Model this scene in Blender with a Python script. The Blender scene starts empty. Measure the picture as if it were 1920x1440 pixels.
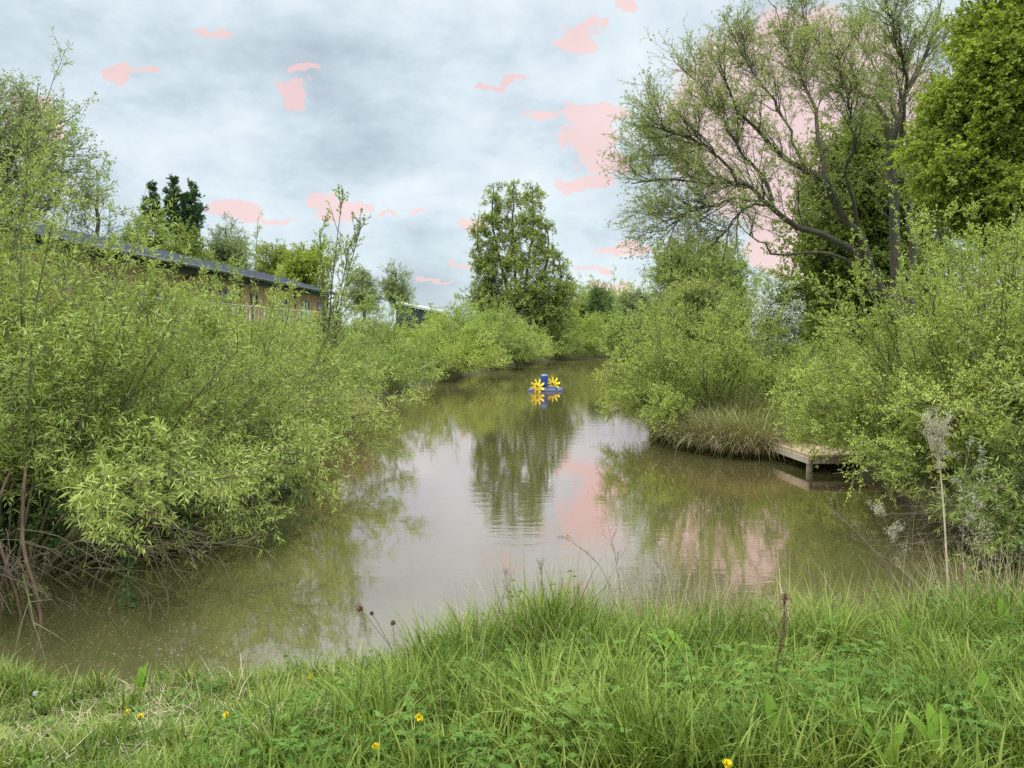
import bpy, math
import numpy as np
from mathutils import Vector

SC = bpy.context.scene
COL = SC.collection
RAD = math.radians
F = 1420.0
CAM = np.array([0.0, 0.0, 2.6])
PITCH = RAD(4.2)

# ------------------------------------------------------------------ helpers
def ray(px, py):
    a = (px - 960) / F
    b = (720 - py) / F
    c, s = math.cos(PITCH), math.sin(PITCH)
    return np.array([a, c + b * s, -s + b * c])

def at(px, py, Y):
    r = ray(px, py)
    return CAM + r * (Y / r[1])

def norm(v):
    return v / np.maximum(np.linalg.norm(v, axis=-1, keepdims=True), 1e-9)

def smooth(a, b, x):
    t = np.clip((x - a) / (b - a), 0, 1)
    return t * t * (3 - 2 * t)

def mk(name, parts, mat, parent=None, smooth_shade=True):
    Vs, loops, starts, totals = [], [], [], []
    off = 0
    lo = 0
    for V, Fa in parts:
        V = np.asarray(V, np.float32).reshape(-1, 3)
        Fa = np.asarray(Fa, np.int32)
        if len(V) == 0 or len(Fa) == 0:
            continue
        Vs.append(V)
        m, w = Fa.shape
        loops.append((Fa + off).ravel())
        starts.append(lo + np.arange(m) * w)
        totals.append(np.full(m, w))
        off += len(V)
        lo += m * w
    V = np.concatenate(Vs)
    L = np.concatenate(loops).astype(np.int32)
    S = np.concatenate(starts).astype(np.int32)
    T = np.concatenate(totals).astype(np.int32)
    me = bpy.data.meshes.new(name)
    me.vertices.add(len(V))
    me.vertices.foreach_set('co', V.ravel())
    me.loops.add(len(L))
    me.loops.foreach_set('vertex_index', L)
    me.polygons.add(len(S))
    me.polygons.foreach_set('loop_start', S)
    me.polygons.foreach_set('loop_total', T)
    me.polygons.foreach_set('use_smooth', np.full(len(S), smooth_shade, dtype=bool))
    me.update(calc_edges=True)
    me.materials.append(mat)
    o = bpy.data.objects.new(name, me)
    COL.objects.link(o)
    if parent is not None:
        o.parent = parent
    return o

def root(name, loc, label, cat, group=None, rz=0.0):
    o = bpy.data.objects.new(name, None)
    o.empty_display_size = 0.2
    COL.objects.link(o)
    o.location = tuple(float(v) for v in loc)
    o.rotation_euler = (0, 0, rz)
    o['label'] = label
    o['category'] = cat
    if group:
        o['group'] = group
    return o

def tag(o, label, cat, group=None, kind=None):
    o['label'] = label
    o['category'] = cat
    if group:
        o['group'] = group
    if kind:
        o['kind'] = kind
    return o

def struct(o, kind='structure'):
    o['kind'] = kind
    return o

def dup(src, loc, label, rz=0.0, sc=(1, 1, 1), group=None):
    r = src.copy()
    COL.objects.link(r)
    r.location = tuple(float(v) for v in loc)
    r.rotation_euler = (0, 0, rz)
    r.scale = sc
    r['label'] = label
    if group:
        r['group'] = group
    for ch in list(src.children):
        c = ch.copy()
        COL.objects.link(c)
        c.parent = r
    return r

# ------------------------------------------------------------------ geometry
def box(x0, x1, y0, y1, z0, z1):
    V = [(x0, y0, z0), (x1, y0, z0), (x1, y1, z0), (x0, y1, z0), (x0, y0, z1), (x1, y0, z1), (x1, y1, z1), (x0, y1, z1)]
    Fc = [(0, 3, 2, 1), (4, 5, 6, 7), (0, 1, 5, 4), (1, 2, 6, 5), (2, 3, 7, 6), (3, 0, 4, 7)]
    return np.array(V, float), np.array(Fc)

def rbox(sx, sy, sz, b, centre=(0, 0, 0)):
    """a box with chamfered vertical edges and a chamfered top and bottom"""
    def ring(ix, z):
        x, y = sx / 2 - ix, sy / 2 - ix
        return [(-x + b, -y, z), (x - b, -y, z), (x, -y + b, z), (x, y - b, z), (x - b, y, z), (-x + b, y, z), (-x, y - b, z), (-x, -y + b, z)]
    V = np.array(ring(b, -sz / 2) + ring(0, -sz / 2 + b) + ring(0, sz / 2 - b) + ring(b, sz / 2), float)
    Fc = []
    for r in range(3):
        for i in range(8):
            j = (i + 1) % 8
            Fc.append((r * 8 + i, r * 8 + j, (r + 1) * 8 + j, (r + 1) * 8 + i))
    for r, flip in ((0, 1), (3, 0)):
        q = [r * 8 + i for i in range(8)]
        for tri in ((0, 1, 2, 3), (0, 3, 4, 7), (4, 5, 6, 7)):
            t = [q[i] for i in tri]
            Fc.append(tuple(t[::-1] if flip else t))
    return V + np.array(centre), np.array(Fc)

def tube(P, R, s=4, rng=None):
    P = np.asarray(P, float)
    if P.ndim == 2:
        P = P[None]
    R = np.asarray(R, float)
    if R.ndim == 1:
        R = R[None]
    n, k, _ = P.shape
    T = np.empty_like(P)
    T[:, 1:-1] = P[:, 2:] - P[:, :-2]
    T[:, 0] = P[:, 1] - P[:, 0]
    T[:, -1] = P[:, -1] - P[:, -2]
    T = norm(T)
    ref = np.where(np.abs(T[:, :1, 2:3]) > 0.85, np.array([1.0, 0, 0]), np.array([0, 0, 1.0]))
    U = norm(np.cross(T, np.broadcast_to(ref, T.shape)))
    W = np.cross(T, U)
    a = np.arange(s) / s * 2 * math.pi
    V = P[:, :, None] + R[:, :, None, None] * (np.cos(a)[None, None, :, None] * U[:, :, None] + np.sin(a)[None, None, :, None] * W[:, :, None])
    base = (np.arange(n) * k * s)[:, None, None]
    j = (np.arange(k - 1) * s)[None, :, None]
    i = np.arange(s)[None, None, :]
    i2 = (i + 1) % s
    f = np.stack([base + j + i, base + j + i2, base + j + s + i2, base + j + s + i], -1).reshape(-1, 4)
    return V.reshape(-1, 3), f

def resample(pts, k):
    pts = np.asarray(pts, float)
    n = len(pts)
    out = []
    for u in np.linspace(0, n - 1, k):
        i = min(int(u), n - 2)
        t = u - i
        p0, p1, p2, p3 = pts[max(i - 1, 0)], pts[i], pts[i + 1], pts[min(i + 2, n - 1)]
        out.append(0.5 * ((2 * p1) + (-p0 + p2) * t + (2 * p0 - 5 * p1 + 4 * p2 - p3) * t * t + (-p0 + 3 * p1 - 3 * p2 + p3) * t ** 3))
    return np.array(out)

def grow(pos, d, L, k, wob, grav, rng):
    n = len(pos)
    P = np.empty((n, k, 3))
    P[:, 0] = pos
    step = (L / (k - 1))[:, None]
    d = norm(d)
    for i in range(1, k):
        d = norm(d + rng.normal(0, wob, (n, 3)) + np.array([0, 0, grav]))
        P[:, i] = P[:, i - 1] + d * step
    return P

def along(P, idx, t):
    k = P.shape[1]
    f = np.clip(t, 0, 0.9999) * (k - 1)
    i = f.astype(int)
    w = (f - i)[:, None]
    a, b = P[idx, i], P[idx, i + 1]
    return a * (1 - w) + b * w, norm(b - a)

def spawn(P, n, tlo, thi, alo, ahi, rng, up=0.15, power=1.0):
    N = len(P)
    idx = np.repeat(np.arange(N), n)
    m = len(idx)
    t = tlo + (thi - tlo) * rng.random(m) ** power
    pos, tan = along(P, idx, t)
    r = rng.normal(0, 1, (m, 3))
    r = norm(r - (r * tan).sum(1, keepdims=True) * tan)
    a = rng.uniform(alo, ahi, m)[:, None]
    d = norm(np.cos(a) * tan + np.sin(a) * r + np.array([0, 0, up]))
    return pos, d, idx, t

def leafmesh(pos, axis, L, W, rng, rich=False, upb=0.7, bend=0.15):
    m = len(pos)
    axis = norm(axis)
    nrm = rng.normal(0, 0.6, (m, 3)) + np.array([0, 0, upb])
    nrm = norm(nrm - (nrm * axis).sum(1, keepdims=True) * axis)
    side = np.cross(axis, nrm)
    L = (L * rng.uniform(0.65, 1.2, m))[:, None]
    W = (W * rng.uniform(0.75, 1.2, m))[:, None]
    if rich:
        b = pos
        q = pos + axis * L * 0.42
        lf = q - side * W * 0.5 + nrm * W * 0.16
        rt = q + side * W * 0.5 + nrm * W * 0.16
        tip = pos + axis * L - nrm * L * bend
        V = np.stack([b, lf, q, rt, tip], 1).reshape(-1, 3)
        o = (np.arange(m) * 5)[:, None]
        f = np.concatenate([o + np.array([[0, 2, 1]]), o + np.array([[0, 3, 2]]), o + np.array([[1, 2, 4]]), o + np.array([[2, 3, 4]])])
        return V, f
    q = pos + axis * L * 0.45
    lf = q - side * W * 0.5 + nrm * W * 0.15
    rt = q + side * W * 0.5 + nrm * W * 0.15
    tip = pos + axis * L - nrm * L * bend * 0.6
    V = np.stack([pos, rt, tip, lf], 1).reshape(-1, 3)
    o = (np.arange(m) * 4)[:, None]
    return V, np.concatenate([o + np.array([[0, 1, 2]]), o + np.array([[0, 2, 3]])])

def leaves_on(P, n, tlo, rng, L, W, spread=0.9, grav=0.0, rich=False, upb=0.7, keep=1.0):
    N = len(P)
    idx = np.repeat(np.arange(N), n)
    if keep < 1:
        idx = idx[rng.random(len(idx)) < keep]
    m = len(idx)
    t = rng.uniform(tlo, 1.0, m)
    pos, tan = along(P, idx, t)
    r = rng.normal(0, 1, (m, 3))
    r = norm(r - (r * tan).sum(1, keepdims=True) * tan)
    ax = norm(tan * rng.uniform(0.3, 1.0, m)[:, None] + r * spread + np.array([0, 0, grav]))
    return leafmesh(pos, ax, L, W, rng, rich, upb)

# ------------------------------------------------------------------ materials
def new_mat(name):
    m = bpy.data.materials.new(name)
    m.use_nodes = True
    nt = m.node_tree
    nt.nodes.clear()
    out = nt.nodes.new('ShaderNodeOutputMaterial')
    return m, nt, out

def N(nt, typ, **kw):
    n = nt.nodes.new(typ)
    for k, v in kw.items():
        if k == 'ins':
            for a, b in v.items():
                n.inputs[a].default_value = b
        else:
            setattr(n, k, v)
    return n

def ramp(nt, fac, stops):
    r = nt.nodes.new('ShaderNodeValToRGB')
    els = r.color_ramp.elements
    while len(els) < len(stops):
        els.new(0.5)
    for e, (p, c) in zip(els, stops):
        e.position = p
        e.color = (*c, 1)
    nt.links.new(fac, r.inputs[0])
    return r.outputs[0]

def leaf_mat(name, cols, trans=0.35, rough=0.65, clump=0.8, spec=0.16, var=0.4):
    """cols: three base colours from dark to light, mixed leaf by leaf and in soft patches over the plant"""
    m, nt, out = new_mat(name)
    L = nt.links
    g = N(nt, 'ShaderNodeNewGeometry')
    tc = N(nt, 'ShaderNodeTexCoord')
    nz = N(nt, 'ShaderNodeTexNoise', ins={'Scale': clump, 'Detail': 3.0})
    L.new(tc.outputs['Object'], nz.inputs['Vector'])
    mm = N(nt, 'ShaderNodeMath', operation='MULTIPLY', ins={1: var})
    L.new(g.outputs['Random Per Island'], mm.inputs[0])
    m2 = N(nt, 'ShaderNodeMath', operation='MULTIPLY_ADD', ins={1: 1.6, 2: -0.3 - var / 2})
    L.new(nz.outputs[0], m2.inputs[0])
    ad = N(nt, 'ShaderNodeMath', operation='ADD')
    L.new(mm.outputs[0], ad.inputs[0])
    L.new(m2.outputs[0], ad.inputs[1])
    col = ramp(nt, ad.outputs[0], [(0.1, cols[0]), (0.5, cols[1]), (0.92, cols[2])])
    p = N(nt, 'ShaderNodeBsdfPrincipled', ins={'Roughness': rough, 'Specular IOR Level': spec})
    L.new(col, p.inputs['Base Color'])
    t = N(nt, 'ShaderNodeBsdfTranslucent')
    hs = N(nt, 'ShaderNodeMix', data_type='RGBA', blend_type='MULTIPLY', ins={0: 1.0, 7: (1.15, 1.1, 0.55, 1)})
    L.new(col, hs.inputs[6])
    L.new(hs.outputs[2], t.inputs[0])
    mx = N(nt, 'ShaderNodeMixShader', ins={0: trans})
    L.new(p.outputs[0], mx.inputs[1])
    L.new(t.outputs[0], mx.inputs[2])
    L.new(mx.outputs[0], out.inputs[0])
    return m

def simple(name, c1, c2=None, scale=4.0, rough=0.7, detail=5.0, bump=0.0, spec=0.4, metallic=0.0, stretch=(1, 1, 1)):
    m, nt, out = new_mat(name)
    L = nt.links
    tc = N(nt, 'ShaderNodeTexCoord')
    mp = N(nt, 'ShaderNodeMapping')
    mp.inputs['Scale'].default_value = stretch
    L.new(tc.outputs['Object'], mp.inputs[0])
    nz = N(nt, 'ShaderNodeTexNoise', ins={'Scale': scale, 'Detail': detail, 'Roughness': 0.6})
    L.new(mp.outputs[0], nz.inputs['Vector'])
    col = ramp(nt, nz.outputs[0], [(0.3, c1), (0.7, c2 or c1)])
    p = N(nt, 'ShaderNodeBsdfPrincipled', ins={'Roughness': rough, 'Specular IOR Level': spec, 'Metallic': metallic})
    L.new(col, p.inputs['Base Color'])
    if bump:
        b = N(nt, 'ShaderNodeBump', ins={'Strength': bump, 'Distance': 0.02})
        L.new(nz.outputs[0], b.inputs['Height'])
        L.new(b.outputs[0], p.inputs['Normal'])
    L.new(p.outputs[0], out.inputs[0])
    return m

M = {}
M['willow'] = leaf_mat('willow_leaf', [(0.183, 0.251, 0.058), (0.319, 0.392, 0.097), (0.489, 0.54, 0.167)], 0.32)
M['sallow'] = leaf_mat('sallow_leaf', [(0.192, 0.265, 0.074), (0.315, 0.401, 0.11), (0.475, 0.552, 0.184)], 0.32)
M['sallow_bright'] = leaf_mat('bright_sallow_leaf', [(0.228, 0.307, 0.067), (0.38, 0.464, 0.105), (0.547, 0.615, 0.178)], 0.35)
M['alder'] = leaf_mat('alder_leaf', [(0.187, 0.244, 0.067), (0.331, 0.407, 0.108), (0.557, 0.604, 0.191)], 0.3)
M['dark'] = leaf_mat('dark_leaf', [(0.09, 0.147, 0.05), (0.162, 0.24, 0.074), (0.287, 0.378, 0.124)], 0.28)
M['poplar_dark'] = leaf_mat('dark_poplar_leaf', [(0.05, 0.108, 0.043), (0.086, 0.166, 0.065), (0.144, 0.245, 0.094)], 0.25)
M['lime'] = leaf_mat('lime_leaf', [(0.194, 0.254, 0.043), (0.321, 0.399, 0.067), (0.46, 0.52, 0.109)], 0.45)
M['crack'] = leaf_mat('crack_willow_leaf', [(0.219, 0.26, 0.094), (0.335, 0.391, 0.138), (0.462, 0.509, 0.209)], 0.42)
M['pale'] = leaf_mat('pale_leaf', [(0.19, 0.24, 0.105), (0.29, 0.345, 0.155), (0.40, 0.45, 0.23)], 0.38)
M['elm'] = leaf_mat('elm_leaf', [(0.15, 0.202, 0.048), (0.263, 0.319, 0.077), (0.394, 0.445, 0.129)], 0.45)
M['olive'] = leaf_mat('olive_leaf', [(0.196, 0.239, 0.065), (0.308, 0.348, 0.104), (0.434, 0.45, 0.163)], 0.3)
M['grass'] = leaf_mat('grass_blade', [(0.07, 0.112, 0.015), (0.147, 0.213, 0.029), (0.285, 0.334, 0.078)], 0.3, clump=1.3, var=0.8)
M['weed'] = leaf_mat('weed_leaf', [(0.066, 0.124, 0.018), (0.11, 0.189, 0.029), (0.183, 0.272, 0.053)], 0.28, clump=1.6)
M['dock'] = leaf_mat('dock_leaf', [(0.114, 0.209, 0.023), (0.176, 0.297, 0.036), (0.248, 0.374, 0.054)], 0.35, clump=3)
M['sedge'] = leaf_mat('sedge_blade', [(0.13, 0.17, 0.05), (0.24, 0.255, 0.09), (0.40, 0.36, 0.19)], 0.25, var=0.9)
M['straw'] = leaf_mat('straw_blade', [(0.22, 0.17, 0.09), (0.37, 0.30, 0.17), (0.54, 0.46, 0.30)], 0.2, var=0.9)
M['reed_brown'] = leaf_mat('brown_reed', [(0.15, 0.11, 0.055), (0.25, 0.185, 0.10), (0.38, 0.30, 0.18)], 0.2, var=0.9)
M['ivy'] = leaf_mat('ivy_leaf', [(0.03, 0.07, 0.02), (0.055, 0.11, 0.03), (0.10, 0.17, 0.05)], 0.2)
M['blossom'] = leaf_mat('hawthorn_blossom', [(0.6, 0.62, 0.56), (0.74, 0.75, 0.70), (0.82, 0.82, 0.78)], 0.2)
M['fluff'] = leaf_mat('seed_fluff', [(0.36, 0.32, 0.25), (0.5, 0.46, 0.38), (0.64, 0.6, 0.52)], 0.3)
M['bark'] = simple('grey_bark', (0.075, 0.062, 0.045), (0.17, 0.145, 0.11), 9, 0.9, bump=0.6, stretch=(1, 1, 0.25))
M['bark_dark'] = simple('dark_bark', (0.055, 0.046, 0.034), (0.13, 0.11, 0.082), 9, 0.9, bump=0.6, stretch=(1, 1, 0.25))
M['twig'] = simple('olive_twig', (0.085, 0.078, 0.035), (0.16, 0.14, 0.07), 5, 0.8)
M['twig_red'] = simple('reddish_twig', (0.10, 0.06, 0.035), (0.19, 0.12, 0.075), 5, 0.8)
M['dead'] = simple('dead_wood', (0.095, 0.07, 0.045), (0.22, 0.17, 0.115), 7, 0.9)
M['drystem'] = simple('dry_stem', (0.42, 0.34, 0.21), (0.62, 0.53, 0.37), 8, 0.8)
M['brownseed'] = simple('brown_seed', (0.10, 0.05, 0.03), (0.22, 0.12, 0.07), 30, 0.9)
M['yellowpetal'] = simple('yellow_petal', (0.80, 0.60, 0.012), (0.85, 0.70, 0.02), 30, 0.6)
M['greenstem'] = simple('green_stem', (0.13, 0.22, 0.05), (0.2, 0.3, 0.09), 9, 0.6)
M['greywood'] = simple('weathered_plank', (0.27, 0.185, 0.11), (0.42, 0.30, 0.185), 6, 0.85, bump=0.3, stretch=(0.6, 6, 6))
M['post'] = simple('weathered_post', (0.26, 0.22, 0.15), (0.42, 0.37, 0.27), 7, 0.9, bump=0.4, stretch=(5, 5, 0.6))
M['blueplastic'] = simple('blue_plastic', (0.016, 0.036, 0.17), (0.024, 0.055, 0.235), 6, 0.4)
M['bluefloat'] = simple('dull_blue_float', (0.04, 0.055, 0.15), (0.10, 0.12, 0.23), 5, 0.5)
M['bluerim'] = simple('pale_blue_rim', (0.22, 0.35, 0.66), (0.28, 0.42, 0.72), 6, 0.4)
M['yellow'] = simple('yellow_plastic', (0.80, 0.60, 0.02), (0.88, 0.70, 0.04), 6, 0.4)
M['darkmetal'] = simple('dark_metal', (0.03, 0.03, 0.032), (0.06, 0.06, 0.062), 6, 0.5)
M['roofdark'] = simple('slate_grey_roof', (0.085, 0.095, 0.12), (0.13, 0.14, 0.17), 3, 0.5, stretch=(1, 6, 1))
M['fascia'] = simple('blue_grey_fascia', (0.05, 0.065, 0.08), (0.075, 0.09, 0.11), 3, 0.6)
M['paleroof'] = simple('pale_roof', (0.36, 0.35, 0.33), (0.46, 0.44, 0.42), 3, 0.6)
M['white'] = simple('white_paint', (0.68, 0.66, 0.62), (0.78, 0.76, 0.73), 3, 0.6)
M['shedgreen'] = simple('shed_green', (0.018, 0.045, 0.038), (0.03, 0.065, 0.055), 3, 0.6)
M['pink'] = simple('pink_cloth', (0.42, 0.05, 0.16), (0.6, 0.10, 0.25), 12, 0.9)
M['whitecloth'] = simple('pale_cloth', (0.5, 0.5, 0.52), (0.68, 0.68, 0.7), 9, 0.9)
M['orange'] = simple('orange_float', (0.80, 0.14, 0.03), (0.88, 0.2, 0.05), 9, 0.5)

def timber_mat():
    m, nt, out = new_mat('vertical_timber_boards')
    L = nt.links
    tc = N(nt, 'ShaderNodeTexCoord')
    sp = N(nt, 'ShaderNodeSeparateXYZ')
    L.new(tc.outputs['Object'], sp.inputs[0])
    su = N(nt, 'ShaderNodeMath', operation='ADD')
    L.new(sp.outputs[0], su.inputs[0])
    L.new(sp.outputs[1], su.inputs[1])
    mu = N(nt, 'ShaderNodeMath', operation='MULTIPLY', ins={1: 6.5})
    L.new(su.outputs[0], mu.inputs[0])
    fl = N(nt, 'ShaderNodeMath', operation='FLOOR')
    L.new(mu.outputs[0], fl.inputs[0])
    wn = N(nt, 'ShaderNodeTexWhiteNoise', noise_dimensions='1D')
    L.new(fl.outputs[0], wn.inputs['W'])
    col = ramp(nt, wn.outputs[0], [(0.0, (0.27, 0.18, 0.085)), (0.5, (0.38, 0.265, 0.13)), (1.0, (0.47, 0.35, 0.19))])
    fr = N(nt, 'ShaderNodeMath', operation='FRACT')
    L.new(mu.outputs[0], fr.inputs[0])
    gap = N(nt, 'ShaderNodeMath', operation='GREATER_THAN', ins={1: 0.1})
    L.new(fr.outputs[0], gap.inputs[0])
    mix = N(nt, 'ShaderNodeMix', data_type='RGBA', ins={6: (0.08, 0.055, 0.03, 1)})
    L.new(gap.outputs[0], mix.inputs[0])
    L.new(col, mix.inputs[7])
    p = N(nt, 'ShaderNodeBsdfPrincipled', ins={'Roughness': 0.8, 'Specular IOR Level': 0.2})
    L.new(mix.outputs[2], p.inputs['Base Color'])
    L.new(p.outputs[0], out.inputs[0])
    return m
M['timber'] = timber_mat()

def glass_mat():
    m, nt, out = new_mat('window_glass')
    p = N(nt, 'ShaderNodeBsdfPrincipled', ins={'Base Color': (0.012, 0.014, 0.016, 1), 'Roughness': 0.06, 'Specular IOR Level': 0.5})
    nt.links.new(p.outputs[0], out.inputs[0])
    return m
M['glass'] = glass_mat()

def ground_mat():
    m, nt, out = new_mat('grassy_earth')
    L = nt.links
    tc = N(nt, 'ShaderNodeTexCoord')
    a = N(nt, 'ShaderNodeTexNoise', ins={'Scale': 0.9, 'Detail': 8.0, 'Roughness': 0.65})
    b = N(nt, 'ShaderNodeTexNoise', ins={'Scale': 14.0, 'Detail': 6.0, 'Roughness': 0.7})
    L.new(tc.outputs['Object'], a.inputs['Vector'])
    L.new(tc.outputs['Object'], b.inputs['Vector'])
    c1 = ramp(nt, a.outputs[0], [(0.3, (0.085, 0.13, 0.03)), (0.55, (0.13, 0.18, 0.045)), (0.75, (0.16, 0.15, 0.065))])
    c2 = ramp(nt, b.outputs[0], [(0.3, (0.4, 0.4, 0.4)), (0.7, (1.3, 1.3, 1.2))])
    mx = N(nt, 'ShaderNodeMix', data_type='RGBA', blend_type='MULTIPLY', ins={0: 1.0})
    L.new(c1, mx.inputs[6])
    L.new(c2, mx.inputs[7])
    sp = N(nt, 'ShaderNodeSeparateXYZ')
    L.new(tc.outputs['Object'], sp.inputs[0])
    mr = N(nt, 'ShaderNodeMapRange', ins={1: 0.05, 2: 0.3})
    L.new(sp.outputs[2], mr.inputs[0])
    mud = N(nt, 'ShaderNodeMix', data_type='RGBA', ins={6: (0.075, 0.058, 0.035, 1)})
    L.new(mr.outputs[0], mud.inputs[0])
    L.new(mx.outputs[2], mud.inputs[7])
    p = N(nt, 'ShaderNodeBsdfPrincipled', ins={'Roughness': 0.95, 'Specular IOR Level': 0.1})
    L.new(mud.outputs[2], p.inputs['Base Color'])
    bp = N(nt, 'ShaderNodeBump', ins={'Strength': 0.7, 'Distance': 0.04})
    L.new(b.outputs[0], bp.inputs['Height'])
    L.new(bp.outputs[0], p.inputs['Normal'])
    L.new(p.outputs[0], out.inputs[0])
    return m

WATER_COL = (0.090, 0.090, 0.033)
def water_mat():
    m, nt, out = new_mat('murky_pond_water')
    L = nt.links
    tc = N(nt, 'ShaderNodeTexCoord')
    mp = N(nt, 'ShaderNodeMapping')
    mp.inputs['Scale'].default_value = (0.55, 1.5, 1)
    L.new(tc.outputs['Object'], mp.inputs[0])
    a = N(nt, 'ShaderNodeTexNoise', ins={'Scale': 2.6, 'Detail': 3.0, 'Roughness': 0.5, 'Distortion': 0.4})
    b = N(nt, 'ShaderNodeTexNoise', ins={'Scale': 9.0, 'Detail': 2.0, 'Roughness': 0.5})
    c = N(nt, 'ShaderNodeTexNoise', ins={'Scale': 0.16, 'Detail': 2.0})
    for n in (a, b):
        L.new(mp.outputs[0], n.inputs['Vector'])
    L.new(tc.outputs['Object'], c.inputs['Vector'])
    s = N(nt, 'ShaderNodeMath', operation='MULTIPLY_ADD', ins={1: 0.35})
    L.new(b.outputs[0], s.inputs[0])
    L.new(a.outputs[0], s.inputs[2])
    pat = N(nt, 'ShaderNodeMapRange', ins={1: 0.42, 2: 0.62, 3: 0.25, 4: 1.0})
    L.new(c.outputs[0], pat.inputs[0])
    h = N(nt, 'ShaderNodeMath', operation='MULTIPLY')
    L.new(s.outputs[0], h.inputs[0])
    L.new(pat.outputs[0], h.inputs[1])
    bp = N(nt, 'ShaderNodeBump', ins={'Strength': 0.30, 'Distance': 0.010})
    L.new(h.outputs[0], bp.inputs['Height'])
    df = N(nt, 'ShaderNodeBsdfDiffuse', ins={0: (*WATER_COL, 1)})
    gl = N(nt, 'ShaderNodeBsdfGlossy', ins={0: (1.0, 0.815, 0.815, 1), 'Roughness': 0.04})  # pink put into the gloss colour so the mirrored sky looks rosier
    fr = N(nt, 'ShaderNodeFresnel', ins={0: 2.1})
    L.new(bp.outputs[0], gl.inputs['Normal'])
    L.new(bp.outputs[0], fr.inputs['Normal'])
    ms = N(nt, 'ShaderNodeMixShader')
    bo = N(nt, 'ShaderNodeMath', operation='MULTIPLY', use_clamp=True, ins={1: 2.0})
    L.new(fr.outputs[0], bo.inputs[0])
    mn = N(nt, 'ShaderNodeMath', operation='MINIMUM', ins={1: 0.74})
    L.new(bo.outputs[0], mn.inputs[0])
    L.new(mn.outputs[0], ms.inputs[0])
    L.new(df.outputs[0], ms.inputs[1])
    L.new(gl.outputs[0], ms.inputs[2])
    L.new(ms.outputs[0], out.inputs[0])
    return m

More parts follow.
